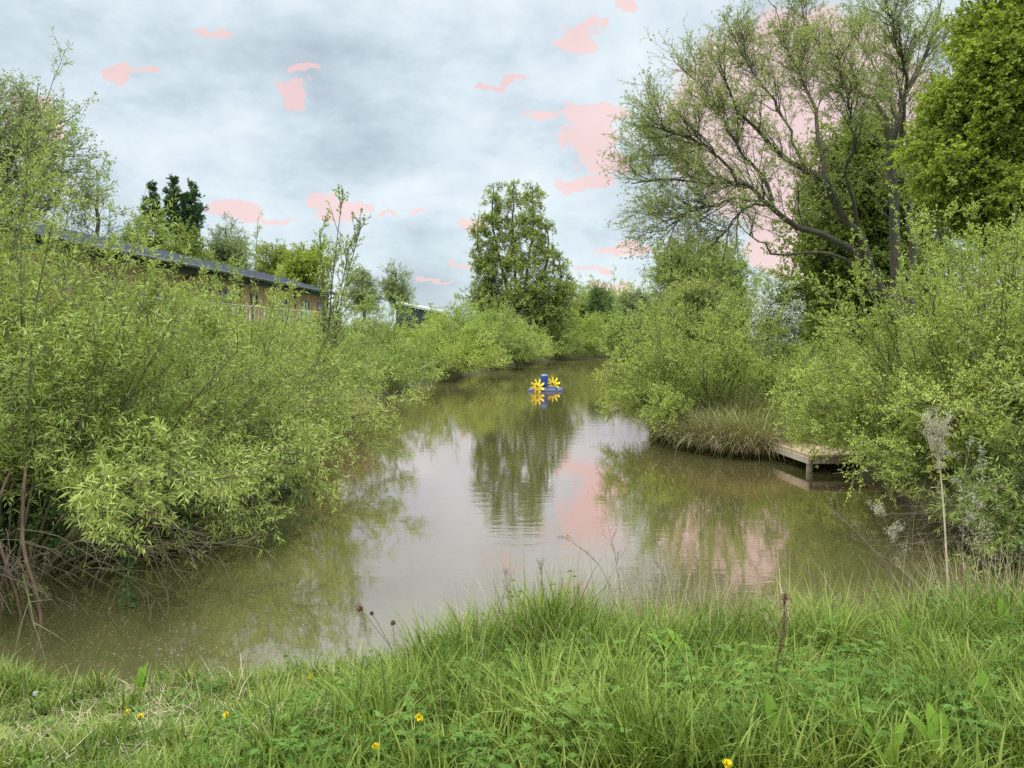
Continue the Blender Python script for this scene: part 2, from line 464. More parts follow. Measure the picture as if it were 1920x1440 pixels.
# ------------------------------------------------------------------ world, sun, camera
SUN_EL, SUN_AZ = RAD(66), RAD(215)     # azimuth clockwise from +Y
def build_world():
    w = bpy.data.worlds.new('World')
    SC.world = w
    w.use_nodes = True
    nt = w.node_tree
    nt.nodes.clear()
    L = nt.links
    out = N(nt, 'ShaderNodeOutputWorld')
    sky = N(nt, 'ShaderNodeTexSky', sky_type='NISHITA', sun_disc=False, sun_elevation=SUN_EL, sun_rotation=SUN_AZ)
    bg1 = N(nt, 'ShaderNodeBackground', ins={1: 0.1})
    L.new(sky.outputs[0], bg1.inputs[0])
    tc = N(nt, 'ShaderNodeTexCoord')
    sp = N(nt, 'ShaderNodeSeparateXYZ')
    L.new(tc.outputs['Generated'], sp.inputs[0])
    def div(a, b):
        d = N(nt, 'ShaderNodeMath', operation='DIVIDE')
        L.new(a, d.inputs[0])
        L.new(b, d.inputs[1])
        return d.outputs[0]
    big = N(nt, 'ShaderNodeTexNoise', ins={'Scale': 3.6, 'Detail': 9.0, 'Roughness': 0.5, 'Distortion': 0.1})
    mpw = N(nt, 'ShaderNodeMapping')
    mpw.inputs['Location'].default_value = (3.7, 1.9, 0.4)
    mpw.inputs['Scale'].default_value = (1, 1, 1.9)
    L.new(tc.outputs['Generated'], mpw.inputs[0])
    L.new(mpw.outputs[0], big.inputs['Vector'])
    fine = N(nt, 'ShaderNodeTexNoise', ins={'Scale': 9.0, 'Detail': 8.0, 'Roughness': 0.6, 'Distortion': 0.15})
    L.new(mpw.outputs[0], fine.inputs['Vector'])
    cmix = N(nt, 'ShaderNodeMix', data_type='FLOAT', ins={0: 0.44})
    L.new(big.outputs[0], cmix.inputs[2])
    L.new(fine.outputs[0], cmix.inputs[3])
    cloud = ramp(nt, cmix.outputs[0], [(0.33, (0.44, 0.52, 0.585)), (0.42, (0.55, 0.65, 0.715)), (0.505, (0.67, 0.77, 0.83)), (0.61, (0.80, 0.88, 0.915))])
    # pink patches painted into the cloud colour, standing in for clipped highlights
    ym = N(nt, 'ShaderNodeMath', operation='MAXIMUM', ins={1: 0.05})
    L.new(sp.outputs[1], ym.inputs[0])
    uv = N(nt, 'ShaderNodeCombineXYZ')
    L.new(div(sp.outputs[0], ym.outputs[0]), uv.inputs[0])
    L.new(div(sp.outputs[2], ym.outputs[0]), uv.inputs[1])
    dn = N(nt, 'ShaderNodeTexNoise', ins={'Scale': 34.0, 'Detail': 6.0, 'Roughness': 0.6})
    L.new(uv.outputs[0], dn.inputs['Vector'])
    off = N(nt, 'ShaderNodeVectorMath', operation='MULTIPLY_ADD', ins={1: (0.085, 0.045, 0), 2: (-0.0425, -0.0225, 0)})
    L.new(dn.outputs['Color'], off.inputs[0])
    uv2 = N(nt, 'ShaderNodeVectorMath', operation='ADD')
    L.new(uv.outputs[0], uv2.inputs[0])
    L.new(off.outputs[0], uv2.inputs[1])
    blobs = [(1085, 75, 42, 28), (1112, 45, 24, 13), (1180, 8, 25, 14), (1115, 212, 75, 21), (1105, 258, 55, 33), (1140, 308, 48, 28),
             (1090, 345, 55, 13), (1010, 218, 28, 12), (545, 165, 33, 20), (572, 128, 30, 9), (548, 190, 13, 16), (228, 140, 32, 17),
             (285, 132, 24, 7), (400, 62, 38, 7), (435, 395, 62, 17), (505, 412, 48, 7), (600, 370, 34, 17), (645, 398, 46, 18),
             (880, 420, 26, 14), (725, 402, 12, 7), (790, 400, 15, 6), (915, 157, 38, 7), (960, 148, 24, 6), (1170, 470, 48, 13),
             (1110, 505, 38, 5), (820, 524, 44, 4), (862, 493, 20, 5), (1510, 230, 270, 215), (1480, 450, 90, 75), (60, 230, 55, 55),
             (1150, 545, 50, 24)]
    cur = None
    for (cx, cy, a, b) in blobs:
        r = ray(cx, cy)
        u0, v0 = r[0] / r[1], r[2] / r[1]
        ia, ib = F / a, F / b
        ma = N(nt, 'ShaderNodeVectorMath', operation='MULTIPLY_ADD', ins={1: (ia, ib, 0), 2: (-u0 * ia, -v0 * ib, 0)})
        L.new(uv2.outputs[0], ma.inputs[0])
        le = N(nt, 'ShaderNodeVectorMath', operation='LENGTH')
        L.new(ma.outputs[0], le.inputs[0])
        if cur is None:
            cur = le.outputs['Value']
        else:
            mi = N(nt, 'ShaderNodeMath', operation='SMOOTH_MIN', ins={2: 0.25})
            L.new(cur, mi.inputs[0])
            L.new(le.outputs['Value'], mi.inputs[1])
            cur = mi.outputs[0]
    mk_ = N(nt, 'ShaderNodeMapRange', interpolation_type='SMOOTHSTEP', ins={1: 1.02, 2: 0.86})
    L.new(cur, mk_.inputs[0])
    pinkc = ramp(nt, big.outputs[0], [(0.35, (0.84, 0.585, 0.575)), (0.65, (0.93, 0.69, 0.665))])
    fac = N(nt, 'ShaderNodeMath', operation='MULTIPLY', ins={1: 0.9})
    L.new(mk_.outputs[0], fac.inputs[0])
    mix = N(nt, 'ShaderNodeMix', data_type='RGBA')
    L.new(fac.outputs[0], mix.inputs[0])
    L.new(cloud, mix.inputs[6])
    L.new(pinkc, mix.inputs[7])
    # an overcast sky is about three times as bright overhead as near the horizon
    zb = N(nt, 'ShaderNodeMapRange', interpolation_type='SMOOTHSTEP', ins={1: 0.40, 2: 0.85, 3: 0.80, 4: 3.4})
    L.new(sp.outputs[2], zb.inputs[0])
    bg2 = N(nt, 'ShaderNodeBackground')
    L.new(mix.outputs[2], bg2.inputs[0])
    L.new(zb.outputs[0], bg2.inputs[1])
    ms = N(nt, 'ShaderNodeMixShader', ins={0: 0.93})
    L.new(bg1.outputs[0], ms.inputs[1])
    L.new(bg2.outputs[0], ms.inputs[2])
    L.new(ms.outputs[0], out.inputs[0])
    w.cycles.sampling_method = 'MANUAL'
    w.cycles.sample_map_resolution = 512

def build_light_camera():
    s = bpy.data.lights.new('sun', 'SUN')
    s.energy = 1.5
    s.angle = RAD(12)
    s.color = (1.0, 0.95, 0.87)
    o = bpy.data.objects.new('sun', s)
    COL.objects.link(o)
    d = Vector((math.sin(SUN_AZ) * math.cos(SUN_EL), math.cos(SUN_AZ) * math.cos(SUN_EL), math.sin(SUN_EL)))
    o.rotation_euler = d.to_track_quat('Z', 'Y').to_euler()
    c = bpy.data.cameras.new('camera')
    c.sensor_width = 36
    c.lens = 36 * F / 1920
    c.clip_start = 0.05
    c.clip_end = 3000
    co = bpy.data.objects.new('camera', c)
    COL.objects.link(co)
    co.location = tuple(CAM)
    co.rotation_euler = (math.pi / 2 - PITCH, 0, 0)
    SC.camera = co
    v = SC.view_settings
    v.view_transform = 'Standard'
    v.look = 'None'
    v.gamma = 1
    v.exposure = 0.5
    cy = SC.cycles
    cy.max_bounces = 8
    cy.diffuse_bounces = 4
    cy.glossy_bounces = 3
    cy.transmission_bounces = 4
    cy.transparent_max_bounces = 4
    cy.use_denoising = False

# ------------------------------------------------------------------ terrain
POND = np.array([(-5.6, 6.4), (-4.4, 5.65), (-3.3, 5.15), (-2.6, 4.9), (-2, 4.98), (-1, 5.3), (0, 5.3), (1.5, 5.2), (3, 5.3), (4.5, 5.6), (5.6, 6.2), (6.0, 7.4),
                 (5.8, 9), (5.6, 10.5), (5.9, 12), (6.3, 13.6), (5.4, 15.0), (4.4, 15.5), (3.6, 16.7), (3.5, 18.6), (4.0, 21), (5.8, 25), (8.2, 34),
                 (11, 50), (14, 66), (12.5, 72), (9, 71), (5, 64), (1.6, 57), (-0.6, 50), (-3.0, 38), (-5.0, 29), (-5.4, 24), (-4.7, 19), (-4.4, 15.5),
                 (-4.7, 12), (-5.0, 9), (-5.6, 7.5)])

def pond_sd(x, y):
    """distance to the shore, positive on land"""
    x = np.asarray(x, float)
    y = np.asarray(y, float)
    d = np.full(x.shape, 1e9)
    inside = np.zeros(x.shape, bool)
    n = len(POND)
    for i in range(n):
        ax, ay = POND[i]
        bx, by = POND[(i + 1) % n]
        ex, ey = bx - ax, by - ay
        t = np.clip(((x - ax) * ex + (y - ay) * ey) / (ex * ex + ey * ey), 0, 1)
        d = np.minimum(d, np.hypot(x - ax - t * ex, y - ay - t * ey))
        c = ((ay > y) != (by > y)) & (x < ex * (y - ay) / (ey if abs(ey) > 1e-9 else 1e-9) + ax)
        inside ^= c
    return np.where(inside, -d, d)

def wav(x, y, s, p=0.0):
    return (np.sin(x * s + 1.3 * np.sin(y * s * 0.7 + p)) + np.sin(y * s * 1.1 + 1.7 * np.sin(x * s * 0.6 + p * 2 + 1)) + np.sin((x + y) * s * 0.53 + p * 3)) / 3

def height(x, y):
    x = np.asarray(x, float)
    y = np.asarray(y, float)
    sd = pond_sd(x, y) + 0.10 * wav(x, y, 2.1) + 0.05 * wav(x, y, 5.3, 2)
    near = smooth(9, 5.5, y) * smooth(-7, -5, x) * smooth(8, 6, x)
    hb = 0.34 * smooth(0, 0.45, sd) + 0.28 * smooth(0.3, 3.5, sd)
    hn = 0.36 * smooth(0, 0.5, sd) + 0.64 * smooth(0.2, 3.4, sd)
    h = hb * (1 - near) + hn * near
    h = h + near * 0.12 * smooth(-1.0, 1.0, x) * smooth(0, 0.8, sd)
    h = h + 2.0 * smooth(-5.8, -12.5, x) * smooth(12, 20, y) + 0.9 * smooth(5.5, 13, x) * smooth(9, 20, y)
    h = h + 0.05 * wav(x, y, 1.7, 1) * smooth(0.1, 1.5, sd) + 0.15 * wav(x, y, 0.11, 3) * smooth(15, 60, y) * smooth(1, 6, sd)
    bed = -0.75 * smooth(0, -1.4, sd) + 0.0
    return np.where(sd > 0, np.maximum(h, 0.004), bed - 0.004)

def H(x, y):
    return float(height(np.array([x]), np.array([y]))[0])

def build_ground():
    a, b = 3.0, math.asinh(420 / 3.0)
    u = np.linspace(-1, 1, 331)
    xs = a * np.sinh(b * u)
    ys = 7 + 3.0 * np.sinh(np.linspace(-math.asinh(60 / 3.0), math.asinh(900 / 3.0), 361))
    X, Y = np.meshgrid(xs, ys)
    Z = height(X.ravel(), Y.ravel())
    V = np.stack([X.ravel(), Y.ravel(), Z], 1)
    nx, ny = len(xs), len(ys)
    i = np.arange(ny - 1)[:, None] * nx + np.arange(nx - 1)[None]
    f = np.stack([i, i + 1, i + nx + 1, i + nx], -1).reshape(-1, 4)
    o = struct(mk('ground', [(V, f)], ground_mat()))
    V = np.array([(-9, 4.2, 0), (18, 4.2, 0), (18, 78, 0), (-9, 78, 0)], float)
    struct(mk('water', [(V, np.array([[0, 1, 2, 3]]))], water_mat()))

# ------------------------------------------------------------------ plants
def shrub_geo(seed, Ht, R, ns, n1, n2, nl, LL, LW, maxtilt=80, base_r=0.35, rich=False, grav=-0.02, lgrav=0.0, az=None, twigL=0.38,
              stem_r=0.018, l1=0.36, keep=1.0, spread=0.8, tlow=0.15, zclip=-9, shoots=0, cut=None, tpow=0.5):
    rng = np.random.default_rng(seed)
    k = 9
    th = RAD(maxtilt) * rng.random(ns) ** tpow
    ph = rng.uniform(0, 2 * math.pi, ns) if az is None else rng.uniform(az[0], az[1], ns)
    Ln = 1 / np.sqrt((np.cos(th) / Ht) ** 2 + (np.sin(th) / R) ** 2) * rng.uniform(0.78, 1.04, ns)
    br = base_r * np.sqrt(rng.random(ns))
    P = np.empty((ns, k, 3))
    P[:, 0] = np.stack([np.cos(ph) * br, np.sin(ph) * br, np.full(ns, -0.05)], 1)
    wt, wp = np.zeros(ns), np.zeros(ns)
    for j in range(1, k):
        wt += rng.normal(0, 0.05, ns)
        wp += rng.normal(0, 0.07, ns)
        tj = th * (0.62 + 0.62 * j / (k - 1)) + wt
        d = np.stack([np.sin(tj) * np.cos(ph + wp), np.sin(tj) * np.sin(ph + wp), np.cos(tj)], 1)
        P[:, j] = P[:, j - 1] + d * (Ln / (k - 1))[:, None]
    rs = stem_r * np.sqrt(Ln / Ht)[:, None] * np.linspace(1, 0.25, k)[None] * rng.uniform(0.7, 1.3, (ns, 1))
    wood = [tube(P, rs, 5)]
    lf0 = []
    if shoots:
        a_ = rng.uniform(0, 2 * math.pi, shoots)
        r_ = R * 0.6 * np.sqrt(rng.random(shoots))
        b_ = np.stack([np.cos(a_) * r_, np.sin(a_) * r_, np.full(shoots, Ht * 0.35)], 1)
        d_ = np.stack([np.cos(a_) * r_ / R * 0.7, np.sin(a_) * r_ / R * 0.7, np.ones(shoots)], 1)
        PS = grow(b_, d_, min(Ht, 3.4) * rng.uniform(0.5, 0.92, shoots), 9, 0.035, 0.02, rng)
        wood.append(tube(PS, (0.55 * stem_r * np.linspace(1, 0.2, 9))[None].repeat(shoots, 0), 5))
        pos, d, idx, t = spawn(PS, 26, 0.25, 1.0, 0.3, 0.8, rng, 0.25)
        Q = grow(pos, d, twigL * 0.8 * (1.2 - 0.7 * t) * rng.uniform(0.5, 1.2, len(t)), 4, 0.08, 0, rng)
        wood.append(tube(Q, (0.003 * np.linspace(1, 0.5, 4))[None].repeat(len(Q), 0), 3))
        lf0 = [leaves_on(Q, max(nl - 2, 5), 0.1, rng, LL, LW, spread, lgrav, rich), leaves_on(PS[:, 3:], 24, 0.1, rng, LL, LW, spread, lgrav, rich)]
    pos, d, idx, t = spawn(P, n1, 0.18, 0.98, 0.35, 0.95, rng, 0.12)
    L1 = Ln[idx] * l1 * (1.05 - 0.55 * t) * rng.uniform(0.6, 1.2, len(t))
    P1 = grow(pos, d, L1, 6, 0.07, grav, rng)
    def clear(Q):
        if cut is None:
            return Q
        x0, x1, y0, y1, z0, z1 = cut
        bad = ((Q[..., 0] > x0) & (Q[..., 0] < x1) & (Q[..., 1] > y0) & (Q[..., 1] < y1) & (Q[..., 2] > z0) & (Q[..., 2] < z1)).any(1)
        return Q[~bad]
    P1 = clear(P1)
    wood.append(tube(P1, (0.0065 * np.linspace(1, 0.35, 6))[None].repeat(len(P1), 0), 3))
    pos, d, idx, t = spawn(P1, n2, 0.15, 0.99, 0.35, 1.0, rng, 0.1)
    ok = pos[:, 2] > zclip
    pos, d = pos[ok], d[ok]
    P2 = grow(pos, d, twigL * rng.uniform(0.5, 1.25, len(pos)), 4, 0.09, grav, rng)
    P2 = clear(P2)
    wood.append(tube(P2, (0.003 * np.linspace(1, 0.5, 4))[None].repeat(len(P2), 0), 3))
    P = clear(P)
    lf = [leaves_on(P2, nl, tlow, rng, LL, LW, spread, lgrav, rich, keep=keep), leaves_on(P1[P1[:, 2:].mean(1)[:, 2] > zclip], max(nl // 2, 2), 0.3, rng, LL, LW, spread, lgrav, rich, keep=keep),
          leaves_on(P[P[:, -1, 2] > zclip][:, 4:], nl, 0.3, rng, LL, LW, spread, lgrav, rich, keep=keep)]
    return wood, lf + lf0

def shrub(name, loc, label, cat, mat, wood='twig', group=None, extra=None, rz=0.0, cutw=None, **kw):
    if cutw:
        kw['cut'] = (cutw[0] - loc[0], cutw[1] - loc[0], cutw[2] - loc[1], cutw[3] - loc[1], cutw[4] - loc[2], cutw[5] - loc[2])
    r = root(name, loc, label, cat, group, rz)
    w, l = shrub_geo(**kw)
    if extra:
        w += extra[0]
        l += extra[1]
    mk('stems', w, M[wood], r)
    mk('foliage', l, M[mat], r)
    return r

def tree_geo(seed, trunks, envs, nt=6, n2=4, nl=8, LL=0.12, LW=0.09, tl=0.9, lgrav=0.0, rise=0.55, twr=0.008, inner=0.45, up=0.15, spread=0.9, limb_r=0.012, keep=1.0, rich=False):
    rng = np.random.default_rng(seed)
    wood, TP = [], []
    for pts, r0 in trunks:
        P = resample(pts, 14)
        P[1:] += rng.normal(0, 0.02 * r0 * 10, P[1:].shape) * np.array([1, 1, 0])
        TP.append(P)
        wood.append(tube(P, r0 * np.linspace(1, 0.18, 14) ** 0.9, 8))
    A, B = [], []
    for (cx, cy, cz, rx, ry, rz, n) in envs:
        v = norm(rng.normal(0, 1, (n, 3)))
        rad = inner + (1 - inner) * rng.random(n) ** 0.6
        lump = 1 + 0.16 * np.sin(v[:, 0] * 5 + seed) * np.sin(v[:, 2] * 6 + seed * 2) + 0.10 * np.sin(v[:, 1] * 9 + v[:, 2] * 7 + seed)
        p = v * (rad * lump)[:, None] * np.array([rx, ry, rz]) + np.array([cx, cy, cz])
        for q in p:
            best, bd = None, 1e9
            for P in TP:
                hd = np.hypot(q[0] - P[:, 0], q[1] - P[:, 1])
                zt = q[2] - rise * hd
                i = int(np.argmin(np.abs(P[:, 2] - zt) + 0.15 * hd))
                dd = np.linalg.norm(P[i] - q)
                if dd < bd:
                    best, bd = P[i], dd
            A.append(best)
            B.append(q)
    A, B = np.array(A), np.array(B)
    D = np.linalg.norm(B - A, axis=1)
    C = A * 0.5 + B * 0.5 + np.array([0, 0, 1]) * (0.16 * D)[:, None] + rng.normal(0, 0.07, A.shape) * D[:, None]
    t = np.linspace(0, 1, 7)[None, :, None]
    LP = A[:, None] * (1 - t) ** 2 + 2 * C[:, None] * t * (1 - t) + B[:, None] * t ** 2
    LP[:, 1:] += rng.normal(0, 0.02, LP[:, 1:].shape) * D[:, None, None]
    wood.append(tube(LP, (limb_r * D ** 0.8 + 0.008)[:, None] * np.linspace(1, 0.25, 7)[None], 5))
    pos, d, idx, tt = spawn(LP, nt, 0.4, 1.0, 0.3, 1.25, rng, up)
    P1 = grow(pos, d, tl * rng.uniform(0.45, 1.2, len(pos)), 5, 0.12, 0.0, rng)
    wood.append(tube(P1, (twr * np.linspace(1, 0.35, 5))[None].repeat(len(P1), 0), 3))
    pos, d, idx, tt = spawn(P1, n2, 0.2, 1.0, 0.4, 1.2, rng, up * 0.5)
    P2 = grow(pos, d, tl * 0.5 * rng.uniform(0.5, 1.2, len(pos)), 4, 0.14, 0.0, rng)
    wood.append(tube(P2, (twr * 0.5 * np.linspace(1, 0.5, 4))[None].repeat(len(P2), 0), 3))
    lf = [leaves_on(P2, nl, 0.1, rng, LL, LW, spread, lgrav, rich, keep=keep), leaves_on(P1, max(nl // 2, 1), 0.35, rng, LL, LW, spread, lgrav, rich, keep=keep)]
    return wood, lf

def tree(name, loc, label, mat, wood='bark_dark', cat='tree', group=None, **kw):
    r = root(name, loc, label, cat, group)
    w, l = tree_geo(**kw)
    mk('trunk', w, M[wood], r)
    mk('crown', l, M[mat], r)
    return r

def blades(pos, h, w, lean, curl, rng, seg=4, az=None, droop=0.0):
    n = len(pos)
    az = rng.uniform(0, 2 * math.pi, n) if az is None else az
    dx = np.stack([np.cos(az), np.sin(az), np.zeros(n)], 1)
    sx = np.stack([-np.sin(az), np.cos(az), np.zeros(n)], 1)
    tw = rng.normal(0, 0.5, n)
    a = lean
    p = pos.copy()
    rows = []
    for j in range(seg + 1):
        f = j / seg
        ww = w * (1 - f ** 1.8)
        s2 = norm(sx * np.cos(tw * f)[:, None] + dx * np.sin(tw * f)[:, None])
        if j < seg:
            rows.append(p - s2 * (ww / 2)[:, None])
            rows.append(p + s2 * (ww / 2)[:, None])
        else:
            rows.append(p)
        ang = a + curl * f ** 1.3
        d = dx * np.sin(ang)[:, None] + np.array([0, 0, 1]) * np.cos(ang)[:, None]
        p = p + d * (h / seg)[:, None]
    V = np.stack(rows, 1)
    m = V.shape[1]
    o = (np.arange(n) * m)[:, None]
    q = []
    for j in range(seg - 1):
        q.append(o + np.array([[2 * j, 2 * j + 1, 2 * j + 3, 2 * j + 2]]))
    tri = o + np.array([[2 * seg - 2, 2 * seg - 1, 2 * seg]])
    Vf = V.reshape(-1, 3)
    q = np.concatenate(q)
    return [(Vf, np.concatenate([q[:, [0, 1, 2]], q[:, [0, 2, 3]], tri]))]

def tussock_geo(seed, n, r, h, w, mat=None, spread=0.9):
    rng = np.random.default_rng(seed)
    rr = r * np.sqrt(rng.random(n))
    ph = rng.uniform(0, 2 * math.pi, n)
    pos = np.stack([rr * np.cos(ph), rr * np.sin(ph), np.full(n, -0.03)], 1)
    az = ph + rng.normal(0, 0.6, n)
    lean = (rr / r) * spread * 0.6 + rng.uniform(0, 0.25, n)
    curl = rng.uniform(0.4, 2.0, n) * spread
    return blades(pos, h * rng.uniform(0.5, 1.15, n), w * rng.uniform(0.7, 1.3, n), lean, curl, rng, 5, az)

build_world()
build_light_camera()
build_ground()

# ------------------------------------------------------------------ lodge, railing, shed, jetty, aerator
def build_lodge():
    r = root('timber_lodge', (-14, 42, 2.55), 'long timber clad lodge with a dark metal roof above the left bank', 'lodge')
    y0, y1 = -18.0, 18.0                      # along the pond
    zw, ze, hr = 2.45, 2.82, 4.05             # wall top, eave, ridge (above the lodge's base)
    xw = -0.45                                # the wall stands back under the eave
    mk('wall', [box(-7.6, xw, y0, y1, -0.6, zw)], M['timber'], r, False)
    mk('fascia', [box(-7.7, xw + 0.06, y0 - 0.04, y1 + 0.04, zw, ze - 0.09)], M['fascia'], r, False)
    th = 0.09
    V = np.array([(0.12, y0 - 0.5, ze), (-4.05, y0 - 0.5, hr), (-8.2, y0 - 0.5, ze), (0.12, y0 - 0.5, ze - th), (-4.05, y0 - 0.5, hr - th), (-8.2, y0 - 0.5, ze - th),
                  (0.12, y1 + 0.5, ze), (-4.05, y1 + 0.5, hr), (-8.2, y1 + 0.5, ze), (0.12, y1 + 0.5, ze - th), (-4.05, y1 + 0.5, hr - th), (-8.2, y1 + 0.5, ze - th)], float)
    Fc = np.array([(0, 6, 7, 1), (1, 7, 8, 2), (3, 4, 10, 9), (4, 5, 11, 10), (0, 1, 4, 3), (1, 2, 5, 4), (6, 9, 10, 7), (7, 10, 11, 8), (0, 3, 9, 6), (2, 8, 11, 5)])
    rf = mk('roof', [(V, Fc)], M['roofdark'], r, False)
    seams = []
    sl = (hr - ze) / 4.17
    for y in np.arange(y0 - 0.4, y1 + 0.5, 0.6):
        b, f = box(-4.0, 0.1, y - 0.012, y + 0.012, 0.002, 0.03)
        b[:, 2] += ze + (0.12 - b[:, 0]) * sl
        seams.append((b, f))
    mk('seam', seams, M['roofdark'], rf, False)
    mk('gutter', [tube(np.array([(0.19, y0 - 0.5, ze - 0.09), (0.19, y1 + 0.5, ze - 0.09)]), np.array([0.085, 0.085]), 8)], M['darkmetal'], r)
    gv = np.array([(-7.6, 0, zw), (xw, 0, zw), (-4.05, 0, hr - 0.12)], float)
    for yy in (y0, y1):
        a = gv + np.array([0, yy - 0.02, 0])
        b = gv + np.array([0, yy + 0.02, 0])
        mk('gable_panel', [(np.concatenate([a, b]), np.array([(0, 1, 2), (5, 4, 3)])), (np.concatenate([a, b]), np.array([(0, 2, 5, 3), (1, 4, 5, 2)]))], M['timber'], r, False)
    for y in (-17.5, -8.3, -1.6, 8.6, 17.4):
        mk('downpipe', [tube(np.array([(0.19, y, ze - 0.1), (0.12, y, ze - 0.35), (xw + 0.10, y, zw - 0.15), (xw + 0.06, y, zw - 0.3), (xw + 0.06, y, 0)]), np.full(5, 0.05), 7)], M['darkmetal'], r)
    # openings: (centre along y, width, sill, head)
    for yc, w, z0, z1, kind in ((-14.5, 1.3, 0.75, 1.95, 'window'), (-11.5, 0.9, 0.9, 1.95, 'window'), (-6.2, 1.2, 0.75, 1.95, 'window'), (-3.6, 1.5, 0.55, 1.95, 'window'),
                                (0.6, 0.9, 1.5, 1.9, 'window'), (3.9, 1.0, 0.02, 1.95, 'door'), (6.2, 0.9, 0.55, 1.9, 'window'), (11.2, 1.6, 0.55, 1.9, 'window'), (15.2, 1.2, 0.9, 1.9, 'window')):
        fr = []
        e = 0.07
        x0, x1 = xw + 0.003, xw + 0.06
        fr += [box(x0, x1, yc - w / 2 - e, yc - w / 2, z0 - e, z1 + e), box(x0, x1, yc + w / 2, yc + w / 2 + e, z0 - e, z1 + e),
               box(x0, x1, yc - w / 2, yc + w / 2, z1, z1 + e), box(x0, x1, yc - w / 2, yc + w / 2, z0 - e, z0)]
        if w > 1.1:
            fr.append(box(x0, x1 - 0.01, yc - 0.025, yc + 0.025, z0, z1))
        wdw = mk(kind, fr, M['darkmetal'], r, False)
        mk('pane', [box(xw + 0.004, xw + 0.02, yc - w / 2 + 0.001, yc + w / 2 - 0.001, z0 + 0.001, z1 - 0.001)], M['glass'], wdw, False)
    mk('deck', [box(xw + 0.002, 1.4, y0, y1, -0.12, 0.0)], M['greywood'], r, False)
    # railing in front of the deck
    g = root('deck_railing', (-12.9, 42, 2.55), 'pale handrail and thin posts along the deck of the timber lodge', 'railing')
    zt = 1.13
    mk('handrail', [box(-0.03, 0.03, y0 + 0.1, y1 - 0.1, zt, zt + 0.045)], M['white'], g, False)
    for y in np.arange(y0 + 0.2, y1, 2.2):
        mk('post', [box(-0.024, 0.024, y - 0.024, y + 0.024, 0.0, zt)], M['white'], g, False)
    bal = []
    for y in np.arange(y0 + 0.35, y1 - 0.2, 0.55):
        bal.append(box(-0.009, 0.009, y - 0.009, y + 0.009, 0.04, zt - 0.002))
    mk('balusters', bal, M['white'], g, False)
    # things hung over the rail near the door
    def cloth(name, y, w, hgt, mat, label, cat, seed):
        rng = np.random.default_rng(seed)
        n, k = 9, 9
        ys = np.linspace(-w / 2, w / 2, n)
        rows = []
        prof = [(-0.05, -hgt * 0.45), (-0.05, -hgt * 0.2), (-0.045, 0.0), (0.0, 0.025), (0.045, 0.0), (0.05, -hgt * 0.25), (0.055, -hgt * 0.5), (0.05, -hgt * 0.75), (0.055, -hgt)]
        for (x, z) in prof:
            wv = 0.018 * np.sin(ys * 26 + seed) * (min(-z, 0.3) / 0.3 if z < 0 else 0)
            rows.append(np.stack([x + wv, ys * (1 - 0.05 * abs(z)), np.full(n, z) + 0.02 * np.sin(ys * 9 + seed) * (z < -0.1)], 1))
        V = np.concatenate(rows)
        f = [(i * n + j, i * n + j + 1, (i + 1) * n + j + 1, (i + 1) * n + j) for i in range(k - 1) for j in range(n - 1)]
        o = mk(name, [(V, np.array(f))], mat)
        sm = o.modifiers.new('thickness', 'SOLIDIFY')
        sm.thickness = 0.008
        o.location = (-12.9, y, 2.55 + zt + 0.045)
        tag(o, label, cat)
    cloth('hanging_cloth', 45.6, 0.55, 0.75, M['pink'], 'pink cloth draped over the pale lodge handrail', 'cloth', 1)
    cloth('hanging_cloth', 47.3, 1.6, 0.7, M['whitecloth'], 'pale grey sheet draped over the lodge handrail beside the pink cloth', 'cloth', 2)
    a = np.linspace(0, 2 * math.pi, 25)
    P = np.stack([np.zeros(25) + 0.09, np.cos(a) * 0.25, np.sin(a) * 0.25], 1)
    o = mk('life_ring', [tube(P, np.full(25, 0.075), 10)], M['orange'])
    o.location = (-12.88, 49.4, 2.55 + zt - 0.22)
    tag(o, 'round orange ring hung on the pale lodge handrail', 'ring')

